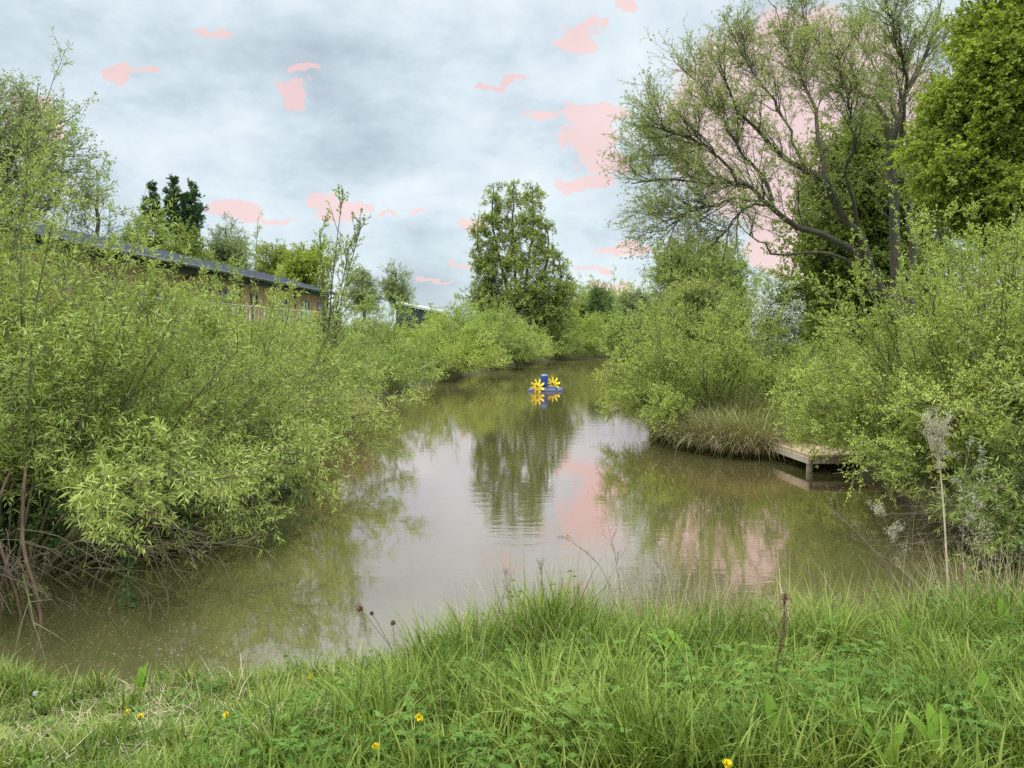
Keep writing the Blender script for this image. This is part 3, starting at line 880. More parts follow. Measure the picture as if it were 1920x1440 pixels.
def build_shed():
    p0, p1 = at(742, 567, 85), at(832, 586, 85)
    b = H(p0[0], 85)
    r = root('green_shed', (p0[0], 85, b), 'dark green shed with a pale sloping roof beyond the left bank bushes', 'shed')
    w = p1[0] - p0[0]
    z0, z1 = p0[2] - b, p1[2] - b
    V = np.array([(0.2, 0.2, 0), (w - 0.3, 0.2, 0), (w - 0.3, 6, 0), (0.2, 6, 0), (0.2, 0.2, z0 - 0.2), (w - 0.3, 0.2, z1 - 0.12), (w - 0.3, 6, z1 - 0.12), (0.2, 6, z0 - 0.2)], float)
    Fc = np.array([(4, 5, 6, 7), (0, 1, 5, 4), (1, 2, 6, 5), (2, 3, 7, 6), (3, 0, 4, 7)])
    mk('wall', [(V, Fc)], M['shedgreen'], r, False)
    V = np.array([(0, 0, z0 - 0.12), (w, 0, z1 - 0.12), (w, 6.3, z1 + 0.1), (0, 6.3, z0 + 0.1), (0, 0, z0 + 0.06), (w, 0, z1 + 0.06), (w, 6.3, z1 + 0.28), (0, 6.3, z0 + 0.28)], float)
    Fc = np.array([(0, 3, 2, 1), (4, 5, 6, 7), (0, 1, 5, 4), (1, 2, 6, 5), (2, 3, 7, 6), (3, 0, 4, 7)])
    mk('roof', [(V, Fc)], M['paleroof'], r, False)
    dr = mk('door', [box(1.2, 2.6, 0.155, 0.195, 0.05, 2.2)], M['darkmetal'], r, False)
    mk('handle', [box(2.4, 2.46, 0.10, 0.152, 1.0, 1.15)], M['white'], dr, False)
    q = at(808, 571, 92)
    b = H(q[0], 92)
    r = root('pole', (q[0], 92, b), 'thin grey pole with a short crossbar rising behind the green shed', 'pole')
    mk('mast', [tube(np.array([(0, 0, 0), (0, 0, q[2] - b)]), np.array([0.06, 0.045]), 8)], M['post'], r)
    mk('crossbar', [box(-0.35, 0.35, -0.04, 0.04, q[2] - b, q[2] - b + 0.16)], M['post'], r, False)

def build_jetty():
    p0 = at(1432, 826, 15.15)      # far left corner of the deck, by the bank
    a = np.array([5.1, 15.55])
    bq = np.array([5.32, 13.45])   # near corner of the water edge
    d = bq - a
    ln = np.hypot(*d)
    ang = math.atan2(d[1], d[0])
    r = root('wooden_jetty', (a[0], a[1], 0), 'low weathered wooden fishing jetty on posts at the right bank', 'jetty', None, ang)
    wdt = 1.9                       # away from the water, local +y
    zt = 0.33
    np_ = 5
    pw = wdt / np_
    for i in range(np_):
        V, f = rbox(ln + (0.05 if i % 2 else 0.0), pw - 0.012, 0.045, 0.006, (ln / 2, 0.02 + pw * (i + 0.5), zt - 0.0225))
        mk('plank', [(V, f)], M['greywood'], r, False)
    V, f = rbox(ln - 0.02, 0.05, 0.12, 0.006, (ln / 2, 0.03, zt - 0.107))
    mk('beam', [(V, f)], M['post'], r, False)
    V, f = rbox(ln - 0.1, 0.05, 0.13, 0.006, (ln / 2, wdt - 0.25, zt - 0.114))
    mk('beam', [(V, f)], M['post'], r, False)
    for x in (0.02, ln - 0.05):
        V, f = rbox(0.05, wdt - 0.35, 0.12, 0.006, (x, 0.05 + wdt / 2 - 0.12, zt - 0.108))
        mk('beam', [(V, f)], M['post'], r, False)
    for (x, y) in ((0.16, 0.12), (ln - 0.18, 0.12), (0.16, wdt - 0.4), (ln - 0.18, wdt - 0.4)):
        mk('post', [tube(np.array([(x, y, -0.9), (x, y, 0.1), (x, y, zt - 0.05)]), np.array([0.065, 0.062, 0.06]), 10)], M['post'], r)

def wheel_geo(rad=0.29, npd=8, wide=0.20):
    """paddle wheel about the local y axis: hub, ring, paddles with holes along their edges"""
    hub, pad = [], []
    a = np.linspace(0, 2 * math.pi, 17)
    hub.append(tube(np.array([(0, -wide / 2, 0), (0, wide / 2, 0)]), np.array([0.05, 0.05]), 12))
    for y in (-wide / 2 + 0.02, wide / 2 - 0.02):
        hub.append(tube(np.stack([np.cos(a) * 0.125, np.full(17, y), np.sin(a) * 0.125], 1), np.full(17, 0.016), 6))
    for i in range(npd):
        t = 2 * math.pi * i / npd + 0.3
        c, s = math.cos(t), math.sin(t)
        # spoke
        hub.append(tube(np.array([(c * 0.04, 0, s * 0.04), (c * 0.17, 0, s * 0.17)]), np.array([0.02, 0.018]), 6))
        # bent paddle: two plates
        def plate(r0, r1, w0, w1, k0, k1):
            V = []
            for th in (-0.008, 0.008):
                for (r, w, k) in ((r0, w0, k0), (r1, w1, k1)):
                    for sg in (-1, 1):
                        tx, tz = -s, c
                        wt, wa = sg * w / 2 * 0.72, sg * w / 2 * 0.69
                        V.append((c * r + tx * (k + th * 0.7 + wt), wa - th * 0.7, s * r + tz * (k + th * 0.7 + wt)))
            Fq = [(0, 1, 3, 2), (4, 6, 7, 5), (0, 2, 6, 4), (1, 5, 7, 3), (2, 3, 7, 6), (0, 4, 5, 1)]
            return np.array(V), np.array(Fq)
        pad.append([plate(0.10, 0.20, wide * 0.32, wide * 0.62, 0.0, 0.01), plate(0.201, rad + 0.01, wide * 0.62, wide * 0.55, 0.01, 0.03)])
    return hub, pad

def build_aerator():
    r = root('paddlewheel_aerator', (1.35, 31.6, 0), 'blue floating pond aerator with two yellow paddle wheels on the water', 'aerator', None, 0.0)
    for (x, y, ln) in ((0.02, -0.28, 1.44), (0.1, 0.42, 1.44)):
        V, f = rbox(ln, 0.34, 0.13, 0.03, (x, y, 0.02))
        mk('float', [(V, f)], M['bluefloat'], r, False)
    for x in (-0.42, 0.50):
        V, f = rbox(0.07, 1.06, 0.05, 0.01, (x, 0.07, 0.11))
        mk('frame_bar', [(V, f)], M['darkmetal'], r, False)
    V, f = rbox(0.95, 0.30, 0.03, 0.008, (0.04, 0.07, 0.151))
    mk('motor_plate', [(V, f)], M['bluefloat'], r, False)
    # motor hood: tall rounded cover with a pale rim and a hollow top
    a = np.arange(20) / 20 * 2 * math.pi
    def ring(rx, ry, z):
        e = 0.6
        return np.stack([np.sign(np.cos(a)) * np.abs(np.cos(a)) ** e * rx, np.sign(np.sin(a)) * np.abs(np.sin(a)) ** e * ry + 0.07, np.full(20, z)], 1)
    def loft(rs):
        V = np.concatenate(rs)
        f = [(k * 20 + i, k * 20 + (i + 1) % 20, (k + 1) * 20 + (i + 1) % 20, (k + 1) * 20 + i) for k in range(len(rs) - 1) for i in range(20)]
        return V, np.array(f)
    hood = mk('motor_hood', [loft([ring(0.155, 0.155, 0.166), ring(0.155, 0.155, 0.54), ring(0.13, 0.13, 0.61), ring(0.115, 0.115, 0.645)])], M['blueplastic'], r)
    mk('rim', [loft([ring(0.118, 0.118, 0.61), ring(0.128, 0.128, 0.66), ring(0.10, 0.10, 0.67), ring(0.09, 0.09, 0.58), ring(0.01, 0.01, 0.58)])], M['bluerim'], hood)
    ax0, ax1 = np.array([-0.30, -0.66, 0.24]), np.array([0.42, 0.72, 0.24])
    mk('axle', [tube(np.array([ax0 + (ax0 - ax1) * 0.04, ax1 + (ax1 - ax0) * 0.04]), np.array([0.02, 0.02]), 8)], M['darkmetal'], r)
    hub, pads = wheel_geo()
    d = ax1 - ax0
    rz = math.atan2(-d[0], d[1]) + 0.12
    hubm = None
    for p, tw in ((ax0, 0.0), (ax1, 0.25)):
        w = mk('paddle_wheel', hub, M['yellow'], r, False)
        w.location = tuple(p)
        w.rotation_euler = (0, tw, rz)
        for pd in pads:
            mk('paddle', pd, M['yellow'], w, False)

build_lodge()
build_shed()
build_jetty()
build_aerator()

# ------------------------------------------------------------------ shrubs and trees
def P2(px, py, Y):
    p = at(px, py, Y)
    return p

def gz(x, y, dz=0.0):
    return (x, y, max(H(x, y), 0.0) + dz)

# near willows on the left bank
def dead_fan(seed, origin, n, ln, az0, az1):
    rng = np.random.default_rng(seed)
    ph = rng.uniform(az0, az1, n)
    d = np.stack([np.cos(ph) * 0.8, np.sin(ph) * 0.8, rng.uniform(-0.8, 0.05, n)], 1)
    P = grow(np.array(origin) + rng.normal(0, 0.12, (n, 3)), d, ln * rng.uniform(0.35, 1.15, n), 8, 0.11, -0.08, rng)
    w = [tube(P, rng.uniform(0.0015, 0.0075, (n, 1)) * np.linspace(1, 0.4, 8)[None], 4)]
    pos, d, idx, t = spawn(P, 2, 0.2, 0.9, 0.3, 0.8, rng, -0.1)
    Q = grow(pos, d, ln * 0.35 * rng.uniform(0.4, 1.1, len(pos)), 5, 0.1, -0.06, rng)
    w.append(tube(Q, (0.0028 * np.linspace(1, 0.5, 5))[None].repeat(len(Q), 0), 3))
    return w

def build_left_willows():
    g = 'willow shrubs leaning over the left bank'
    wl = dict(LL=0.095, LW=0.017, rich=True, spread=0.75, lgrav=-0.12, twigL=0.34)
    a = shrub('willow_shrub', gz(-5.3, 7.7), 'nearest willow shrub on the left, with bare dead twigs at its foot', 'shrub', 'willow', group=g,
              seed=11, Ht=4.0, R=2.4, ns=80, n1=12, n2=7, nl=12, maxtilt=90, base_r=0.6, zclip=0.72, cutw=(-6.2, -4.2, 5.3, 7.2, -0.5, 0.78), shoots=7, **wl)
    o = np.array(a.location)
    mk('dead_twigs', dead_fan(5, (0.72, -0.95, 0.55), 44, 0.8, -2.9, 0.5) + dead_fan(6, (1.7, -0.5, 0.8), 14, 1.0, -1.9, 0.9), M['dead'], a)
    lm = []
    for pts, r0 in (([(0.0, 0.5, 1.2), (0.45, -0.3, 0.85), (0.8, -0.85, 0.55), (1.05, -1.05, 0.1), (1.1, -1.15, -0.5)], 0.02), ([(-0.1, 0.4, 1.1), (0.3, -0.5, 0.8), (0.65, -0.9, 0.5), (0.85, -1.0, 0.0), (0.9, -1.1, -0.5)], 0.017)):
        P = resample(pts, 10)
        lm.append(tube(P, r0 * np.linspace(1, 0.75, 10), 6))
    mk('dead_branch', lm, M['twig_red'], a)
    shrub('willow_shrub', gz(-7.6, 10.2), 'tall willow shrub at the left edge of the photo behind the nearest one', 'shrub', 'willow', group=g,
          shoots=3, tpow=0.75, seed=12, Ht=5.5, R=2.0, ns=110, n1=12, n2=7, nl=9, maxtilt=75, base_r=0.7, **wl)
    ex = [[], []]
    shrub('willow_shrub', gz(-5.3, 10.2), 'broad willow shrub second along the left bank, before the lodge near end', 'shrub', 'willow', group=g,
          shoots=9, seed=13, Ht=2.8, R=2.7, ns=76, n1=11, n2=7, nl=9, maxtilt=92, base_r=0.7, **wl)
    shrub('willow_shrub', gz(-7.6, 12.6), 'willow shrub set back from the water below the lodge roof', 'shrub', 'willow', group=g,
          shoots=8, seed=14, Ht=2.45, R=2.4, ns=66, n1=10, n2=7, nl=8, maxtilt=75, base_r=0.7, **wl)
    # the one with low boughs reaching out over the water
    rng = np.random.default_rng(77)
    tips = [((0.6, 0, 0.3), (2.3, 0.4, 0.62), (3.15, 0.7, 0.85)), ((0.5, -0.3, 0.4), (1.8, -0.5, 0.55), (2.7, -0.6, 0.62)), ((0.5, -0.6, 0.4), (1.5, -1.5, 0.5), (2.2, -2.1, 0.55)), ((0.4, 0.3, 0.4), (1.9, 0.9, 0.7), (2.6, 1.5, 0.9))]
    Pp = np.stack([resample(np.array(t), 9) for t in tips])
    w = [tube(Pp, (0.018 * np.linspace(1, 0.3, 9))[None].repeat(len(Pp), 0), 5)]
    pos, d, idx, t = spawn(Pp, 16, 0.25, 1.0, 0.3, 0.9, rng, 0.15)
    P1 = grow(pos, d, 0.45 * rng.uniform(0.5, 1.2, len(pos)), 5, 0.08, 0.0, rng)
    w.append(tube(P1, (0.005 * np.linspace(1, 0.4, 5))[None].repeat(len(P1), 0), 3))
    pos, d, idx, t = spawn(P1, 5, 0.2, 1.0, 0.3, 0.9, rng, 0.1)
    P2_ = grow(pos, d, 0.24 * rng.uniform(0.5, 1.2, len(pos)), 4, 0.08, 0.0, rng)
    w.append(tube(P2_, (0.0026 * np.linspace(1, 0.5, 4))[None].repeat(len(P2_), 0), 3))
    l = [leaves_on(P2_, 9, 0.1, rng, 0.085, 0.018, 0.75, 0, True), leaves_on(P1, 5, 0.3, rng, 0.085, 0.018, 0.75, 0, True)]
    Ps = np.stack([resample(np.array(t_), 9) for t_ in (((0.3, 0, 0.5), (0.45, 0, 2.4), (0.6, 0, 4.25)), ((-0.1, 0, 0.5), (-0.1, 0, 2.2), (-0.2, 0, 3.6)), ((0.6, 0.2, 0.4), (0.9, 0.2, 1.8), (1.15, 0.2, 3.1)))])
    w.append(tube(Ps, (0.013 * np.linspace(1, 0.3, 9))[None].repeat(3, 0), 5))
    pos, d, idx, t = spawn(Ps, 30, 0.4, 1.0, 0.3, 0.8, rng, 0.3)
    P1 = grow(pos, d, 0.24 * rng.uniform(0.5, 1.2, len(pos)), 4, 0.08, 0.0, rng)
    w.append(tube(P1, (0.003 * np.linspace(1, 0.5, 4))[None].repeat(len(P1), 0), 3))
    l.append(leaves_on(P1, 8, 0.1, rng, 0.085, 0.018, 0.75, 0, True))
    shrub('willow_shrub', gz(-5.2, 13.9), 'willow shrub with low boughs reaching out over the water, third along the left bank', 'shrub', 'willow', group=g, extra=(w, l),
          shoots=9, seed=15, Ht=2.9, R=2.5, ns=72, n1=11, n2=7, nl=9, maxtilt=92, base_r=0.7, **wl)
    shrub('willow_shrub', gz(-6.5, 17.3), 'willow shrub beside the brown reed clump, below the far half of the lodge', 'shrub', 'sallow_bright', group=g,
          shoots=7, seed=16, Ht=3.0, R=2.2, ns=66, n1=10, n2=7, nl=8, maxtilt=85, base_r=0.6, **wl)
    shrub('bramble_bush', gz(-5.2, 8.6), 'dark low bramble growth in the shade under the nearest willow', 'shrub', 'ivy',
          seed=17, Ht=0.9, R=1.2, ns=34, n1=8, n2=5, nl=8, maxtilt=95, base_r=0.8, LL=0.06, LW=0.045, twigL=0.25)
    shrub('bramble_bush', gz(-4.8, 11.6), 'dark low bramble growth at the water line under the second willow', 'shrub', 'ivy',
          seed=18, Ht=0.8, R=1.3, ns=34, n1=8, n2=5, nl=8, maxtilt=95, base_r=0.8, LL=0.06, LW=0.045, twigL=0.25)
    # reddish thicket of bare stems under the willows
    rng = np.random.default_rng(9)
    n = 170
    b = np.stack([rng.uniform(-0.5, 0.9, n), rng.uniform(-1.6, 2.2, n), rng.uniform(0.1, 0.5, n)], 1)
    d = np.stack([rng.uniform(0.4, 1.0, n), rng.uniform(-0.5, 0.5, n), rng.uniform(-0.1, 0.35, n)], 1)
    P = grow(b, d, rng.uniform(0.6, 1.5, n), 7, 0.07, -0.05, rng)
    r = root('bare_thicket', gz(-5.0, 10.4), 'low thicket of bare reddish stems under the willows at the water line', 'thicket')
    mk('stems', [tube(P, rng.uniform(0.003, 0.008, (n, 1)) * np.linspace(1, 0.4, 7)[None], 4)], M['twig_red'], r)
    # ivy strand hanging to the water
    rng = np.random.default_rng(21)
    p = at(240, 1040, 6.9)
    r = root('ivy_strand', p, 'dark ivy strand dangling to the water below the nearest willow', 'ivy')
    S = resample([(0, 0, 0.45), (0.02, 0, 0.1), (-0.03, 0.02, -0.25), (0.0, 0, -0.55), (0.03, 0, -0.68)], 12)
    mk('stem', [tube(S, np.full(12, 0.005), 4)], M['dead'], r)
    ls = []
    for q in range(3):
        pos, tan = along(S[None], np.zeros(60, int), rng.random(60))
        pos = pos + rng.normal(0, 0.045, (60, 3))
        ls.append(leafmesh(pos, rng.normal(0, 1, (60, 3)) + np.array([0, -0.5, -0.6]), 0.055, 0.05, rng, True, 0.2))
    mk('leaves', ls, M['ivy'], r)
    # pale dead twig reaching down beside it
    r = root('dead_twig', at(300, 1010, 7.1), 'pale forked dead twig hanging over the water right of the ivy strand', 'twig')
    bits = []
    for pts, r0 in (([(-0.1, 0, 0.35), (0.0, 0, 0.0), (0.12, 0, -0.3), (0.22, 0, -0.42), (0.26, 0, -0.55)], 0.008), ([(0.12, 0, -0.3), (0.3, 0.03, -0.34), (0.42, 0.05, -0.31)], 0.005), ([(0.02, 0, -0.03), (0.3, 0.1, -0.15), (0.5, 0.1, -0.12)], 0.005),
                    ([(-0.4, 0, 0.3), (-0.42, 0, 0.0), (-0.5, 0, -0.25), (-0.62, 0, -0.48)], 0.007)):
        P = resample(pts, 9)
        bits.append(tube(P, r0 * np.linspace(1, 0.4, 9), 5))
    mk('stem', bits, M['dead'], r)

def build_sapling():
    b = gz(-4.75, 19.2)
    z = b[2]
    tr = []
    for tx, ty, px, py in ((0, 0, 640, 385), (0.1, 0.1, 600, 430), (-0.1, 0.1, 676, 430), (0.1, 0, 655, 470)):
        top = at(px, py, 19.2 + ty)
        tx_, tz = top[0] - b[0], top[2] - z
        tr.append(([(0, 0, 0), (tx_ * 0.12, ty, tz * 0.3), (tx_ * 0.45, ty, tz * 0.65), (tx_, ty, tz)], 0.032))
    rng = np.random.default_rng(31)
    r = root('alder_sapling', b, 'slim dark leaved alder sapling with sparse upright twigs left of the pond', 'tree')
    wood, P = [], np.stack([resample(p, 14) for p, _ in tr])
    wood.append(tube(P, (0.034 * np.linspace(1, 0.2, 14))[None].repeat(4, 0), 6))
    pos, d, idx, t = spawn(P, 30, 0.15, 1.0, 0.35, 0.8, rng, 0.3)
    Q = grow(pos, d, (1.4 - 0.85 * t) * rng.uniform(0.5, 1.1, len(t)), 6, 0.08, 0.04, rng)
    wood.append(tube(Q, (0.009 * np.linspace(1, 0.4, 6))[None].repeat(len(Q), 0), 4))
    pos, d, idx, t = spawn(Q, 4, 0.3, 1.0, 0.4, 0.9, rng, 0.2)
    S = grow(pos, d, 0.28 * rng.uniform(0.4, 1.1, len(t)), 4, 0.1, 0.02, rng)
    wood.append(tube(S, (0.004 * np.linspace(1, 0.5, 4))[None].repeat(len(S), 0), 3))
    mk('trunk', wood, M['bark_dark'], r)
    mk('crown', [leaves_on(S, 7, 0.2, rng, 0.055, 0.05, 0.9, 0, True), leaves_on(Q, 6, 0.35, rng, 0.055, 0.05, 0.9, 0, True)], M['alder'], r)

def build_left_far_bank():
    g = 'sallow shrubs along the far left bank'
    kw = dict(LL=0.075, LW=0.036, twigL=0.32, spread=1.0)
    s1 = shrub('sallow_shrub', gz(-5.9, 29.5), 'big rounded grey green shrub where the left bank bulges past the brown reeds', 'shrub', 'sallow', group=g,
               zclip=0.3, seed=41, Ht=4.0, R=3.0, ns=90, n1=12, n2=7, nl=10, maxtilt=97, base_r=0.7, **kw)
    s2 = shrub('sallow_shrub', gz(-3.5, 38.5), 'rounded bright green sallow shrub on the left bank, left of the aerator', 'shrub', 'sallow_bright', group=g,
               zclip=0.3, seed=42, Ht=3.35, R=3.0, ns=90, n1=12, n2=7, nl=10, maxtilt=97, base_r=0.7, **kw)
    spots = [(s1, -1.6, 49.0, 1.0, 'middling sallow shrub on the left bank between the bright shrub and the tall alder', 1.1),
             (s2, 0.1, 55, 2.0, 'small bright shrub on the left bank at the foot of the tall alder', 1.0),
             (s1, 2.8, 62.5, 2.6, 'dark shrub at the water edge right of the alder foot, directly behind the aerator', 1.0),
             (s1, -7.6, 35.5, 4.0, 'sallow shrub on the slope behind the bulging one', 0.7),
             (s2, -6.2, 44, 5.1, 'sallow shrub on the slope behind the bright one, below the green shed', 0.7),
             (s2, -2.7, 57, 0.4, 'yellow green bushy shrub left of the alder on the skyline', 1.3),
             (s1, -0.5, 66, 1.3, 'shrub filling the space directly under the tall alder', 1.4),
             (s2, 4.5, 69, 3.3, 'shrub under the right hand boughs of the tall alder', 1.35),
             (s1, 7.6, 74, 0.9, 'low shrub on the far bank at the end of the pond', 0.85),
             (s1, 15.5, 40, 2.9, 'shrub in the gap under the dense green tree behind the leaning willow', 1.2),
             (s2, 21.0, 44, 1.9, 'shrub far back behind the trunks of the leaning willow', 1.4),
             (s1, 12.0, 47, 0.3, 'shrub behind the white hawthorn', 1.0),
             (s2, 10.2, 76, 2.4, 'pale shrub on the far bank right of the low one', 0.9),
             (s1, 8.5, 88, 2.2, 'tall shrub on the skyline in the gap right of the alder', 1.9),
             (s2, 13.5, 92, 1.2, 'tall pale shrub on the skyline left of the rounded willow', 2.2),
             (s1, 13.5, 75, 5.5, 'shrub closing the far right corner of the pond', 1.2),
             (s1, -8.0, 23.5, 0.7, 'dark shrub behind the slim alder sapling', 0.62),
             (s1, -6.1, 23.3, 3.1, 'shaggy sallow shrub behind the brown reed clump', 0.68)]
    for src, x, y, rz, lab, sc in spots:
        dup(src, gz(x, y), lab, rz, (sc, sc, sc), g)

def build_background_trees():
    # the tall multi stemmed alder
    Y = 62.0
    b = np.array([at(975, 600, Y)[0], Y, 0.8])
    tr, en = [], []
    for (px, py, dx0, rx, n) in ((925, 345, -0.9, 1.4, 110), (962, 352, -0.3, 1.3, 95), (998, 350, 0.3, 1.45, 112), (898, 400, -1.2, 1.15, 60), (1026, 425, 0.8, 1.5, 78), (1048, 490, 1.3, 1.7, 72)):
        t = at(px, py, Y) - b
        dy = (n % 7 - 3) * 0.35
        tr.append(([(dx0 * 0.8, dy * 0.4, -0.2), (dx0 * 1.1, dy, t[2] * 0.35), (t[0], dy, t[2] * 0.72), (t[0], dy, t[2] - 0.1)], 0.16))
        h = t[2]
        for (f0, rr, m) in ((0.90, 0.6, 0.20), (0.74, 0.95, 0.3), (0.55, 1.15, 0.3), (0.36, 1.3, 0.25)):
            en.append((t[0] * (0.75 + 0.25 * f0), dy, h * f0, rx * rr, rx * rr, h * 0.13, max(int(n * m), 6)))
    for (px, py, r_, n) in ((900, 560, 1.9, 45), (950, 575, 2.2, 50), (1010, 570, 2.3, 50), (1065, 555, 1.8, 40), (1050, 590, 2.2, 40), (905, 500, 1.2, 25)):
        t = at(px, py, Y) - b
        en.append((t[0], 0.4, t[2], r_, r_, r_ * 0.75, n))
    tree('alder_tree', b, 'tall dark alder with several bare stems showing, at the far end of the left bank', 'alder', seed=51, trunks=tr, envs=en,
         nt=6, n2=5, nl=8, LL=0.092, LW=0.074, tl=0.6, rise=0.25, limb_r=0.008, twr=0.008, lgrav=-0.1, inner=0.2, keep=0.85)

    def round_tree(px0, px1, ptop, Y, name, label, mat, seed, n=120, leaf=(0.14, 0.09), base=None, lobes=5, tl=0.9, group=None, nl=7, ragged=1.0, wood='bark_dark', low=0.35, lgrav=0.0, up=0.15, keep=1.0, n2=4):
        rng = np.random.default_rng(seed + 500)
        x0, x1 = at(px0, 600, Y)[0], at(px1, 600, Y)[0]
        zt = at(960, ptop, Y)[2]
        cx, R = (x0 + x1) / 2, (x1 - x0) / 2
        bz = H(cx, Y)
        hh = zt - bz
        zl = hh * low
        en = [(0, 0, (hh + zl) / 2, R * 0.8, R * 0.8, (hh - zl) / 2 * 0.95, int(n * 0.4))]
        for i in range(lobes):
            ph = 2 * math.pi * i / lobes + rng.uniform(0, 1)
            f = rng.uniform(0.15, 0.95)
            zz = zl + (hh - zl) * (0.18 + 0.62 * f)
            rr = R * (0.62 - 0.25 * f) * rng.uniform(0.85, 1.15)
            off = (R - rr) * (1 - 0.5 * f * f)
            en.append((math.cos(ph) * off, math.sin(ph) * off, zz, rr, rr, min(rr * ragged, hh - zz), int(n * 0.6 / lobes) + 1))
        tr = [([(0, 0, -0.2), (0.05 * R, 0, hh * 0.3), (-0.06 * R, 0.05 * R, hh * 0.6), (0.0, 0, hh * 0.92)], 0.03 * hh)]
        return tree(name, (cx, Y, bz), label, mat, wood, group=group, seed=seed, trunks=tr, envs=en, nt=6, n2=n2, nl=nl, LL=leaf[0], LW=leaf[1], tl=tl, lgrav=lgrav, up=up, keep=keep)

    g = 'trees behind the lodge'
    # airy tree top left
    round_tree(-190, 225, 118, 40, 'poplar_tree', 'tall airy grey green tree behind the lodge at the top left', 'pale', 61, n=230, leaf=(0.125, 0.10), lobes=10, tl=1.25, nl=4, group=g, ragged=1.0, low=0.25, wood='bark', up=0.45, n2=5)
    round_tree(120, 265, 330, 44, 'poplar_tree', 'smaller airy tree at the right foot of the tall grey green one', 'pale', 62, n=60, leaf=(0.12, 0.09), lobes=4, nl=4, group=g, low=0.2, wood='bark', up=0.4)
    # dark fan shaped poplar
    Y = 58.0
    bx = at(335, 600, Y)[0]
    bz = H(bx, Y)
    tr, en = [], []
    rng = np.random.default_rng(63)
    for (px, py) in ((285, 350), (308, 352), (338, 341), (360, 350), (376, 372), (384, 395), (275, 380), (322, 362), (350, 372)):
        t = at(px, py, Y) - np.array([bx, Y, bz])
        t[1] = rng.uniform(-1.2, 1.2)
        c = np.array([0, 0, t[2] * 0.5])
        tr.append(([(0, 0, 0.0 + 0.3), (t[0] * 0.12, t[1] * 0.2, t[2] * 0.5), (t[0] * 0.55, t[1] * 0.6, t[2] * 0.76), tuple(t * np.array([1, 1, 0.98]))], 0.10))
        for f in (0.95, 0.86, 0.78, 0.70):
            cx = t[0] * (0.12 + 0.88 * smooth(0.45, 1.0, f))
            en.append((cx, t[1] * f, t[2] * f, 0.26, 0.26, 0.8, 11))
    tree('dark_poplar', (bx, Y, bz), 'dark green tree with a fan of upright tufts above the lodge roof', 'poplar_dark', seed=63, trunks=tr, envs=en, nt=5, n2=4, nl=6, LL=0.12, LW=0.08, tl=0.42, rise=0.9, group=g, up=1.0)
    round_tree(238, 330, 392, 52, 'broadleaf_tree', 'mid green bushy tree left of the dark fan shaped one', 'sallow', 64, n=130, group=g, low=0.2)
    round_tree(300, 405, 425, 50, 'broadleaf_tree', 'dull green bushy tree under the dark fan shaped one', 'elm', 65, n=130, group=g, low=0.2)
    round_tree(375, 480, 414, 60, 'broadleaf_tree', 'grey green feathery tree right of the dark fan shaped one', 'pale', 66, n=150, group=g, low=0.2, leaf=(0.14, 0.05))
    round_tree(470, 560, 440, 66, 'broadleaf_tree', 'small dark tree between the feathery tree and the yellow green one', 'elm', 67, n=90, group=g, low=0.2)
    round_tree(505, 640, 446, 64, 'broadleaf_tree', 'yellow green rounded tree above the far end of the lodge roof', 'lime', 68, n=170, group=g, low=0.15)
    round_tree(640, 722, 500, 88, 'willow_tree', 'pale willow behind the alder sapling', 'pale', 69, n=110, group=g, low=0.2, leaf=(0.17, 0.06), up=0.5, wood='bark')
    round_tree(704, 784, 494, 92, 'willow_tree', 'pale rounded willow standing over the green shed', 'pale', 70, n=130, group=g, low=0.25, leaf=(0.17, 0.06), up=0.5, wood='bark', keep=0.8)
    g = 'trees beyond the far end of the pond'
    round_tree(1092, 1160, 525, 82, 'small_tree', 'small open crowned tree on the skyline right of the tall alder', 'dark', 71, n=80, group=g, low=0.2, nl=5)
    round_tree(1060, 1120, 560, 84, 'small_tree', 'low bushy tree tucked behind the right side of the tall alder', 'elm', 72, n=70, group=g, low=0.1)
    round_tree(1150, 1235, 545, 72, 'small_tree', 'pale bushy tree at the left foot of the rounded willow', 'pale', 73, n=90, group=g, low=0.1)
    round_tree(1180, 1445, 455, 50, 'willow_tree', 'big rounded grey willow beyond the right bank', 'sallow', 74, n=420, leaf=(0.15, 0.06), lobes=9, group=g, low=0.08, up=0.35, n2=5)
    round_tree(1225, 1370, 522, 42, 'willow_tree', 'brownish green bush in front of the rounded willow', 'olive', 75, n=150, leaf=(0.12, 0.05), lobes=5, group=g, low=0.05, up=0.3)
    round_tree(1130, 1230, 590, 60, 'small_tree', 'dull green bush at the far right water edge', 'sallow', 76, n=110, lobes=5, group=g, low=0.03)
    round_tree(1330, 1450, 560, 36, 'small_tree', 'green bush left of the white hawthorn', 'sallow', 77, n=120, lobes=5, leaf=(0.1, 0.05), group=g, low=0.03)
    # hawthorn in blossom
    h = round_tree(1408, 1500, 545, 31, 'hawthorn', 'hawthorn bush covered in white blossom under the big willow', 'dark', 78, n=90, lobes=5, leaf=(0.06, 0.045), group=None, low=0.05, tl=0.5)
    cr = [c for c in h.children if c.name.startswith('crown')][0]
    V = np.empty(len(cr.data.vertices) * 3, np.float32)
    cr.data.vertices.foreach_get('co', V)
    V = V.reshape(-1, 3)
    rng = np.random.default_rng(3)
    cen = V.mean(0)
    outw = np.linalg.norm((V - cen) / V.std(0), axis=1)
    cand = np.nonzero((outw > 1.25) & (rng.random(len(V)) < 0.34))[0]
    keep = wav(V[cand, 0], V[cand, 2], 3.1) > -0.25
    pos = V[cand[keep]]
    mk('blossom', [leafmesh(pos + rng.normal(0, 0.03, pos.shape), rng.normal(0, 1, pos.shape), 0.085, 0.075, rng, False, 0.5)], M['blossom'], h)

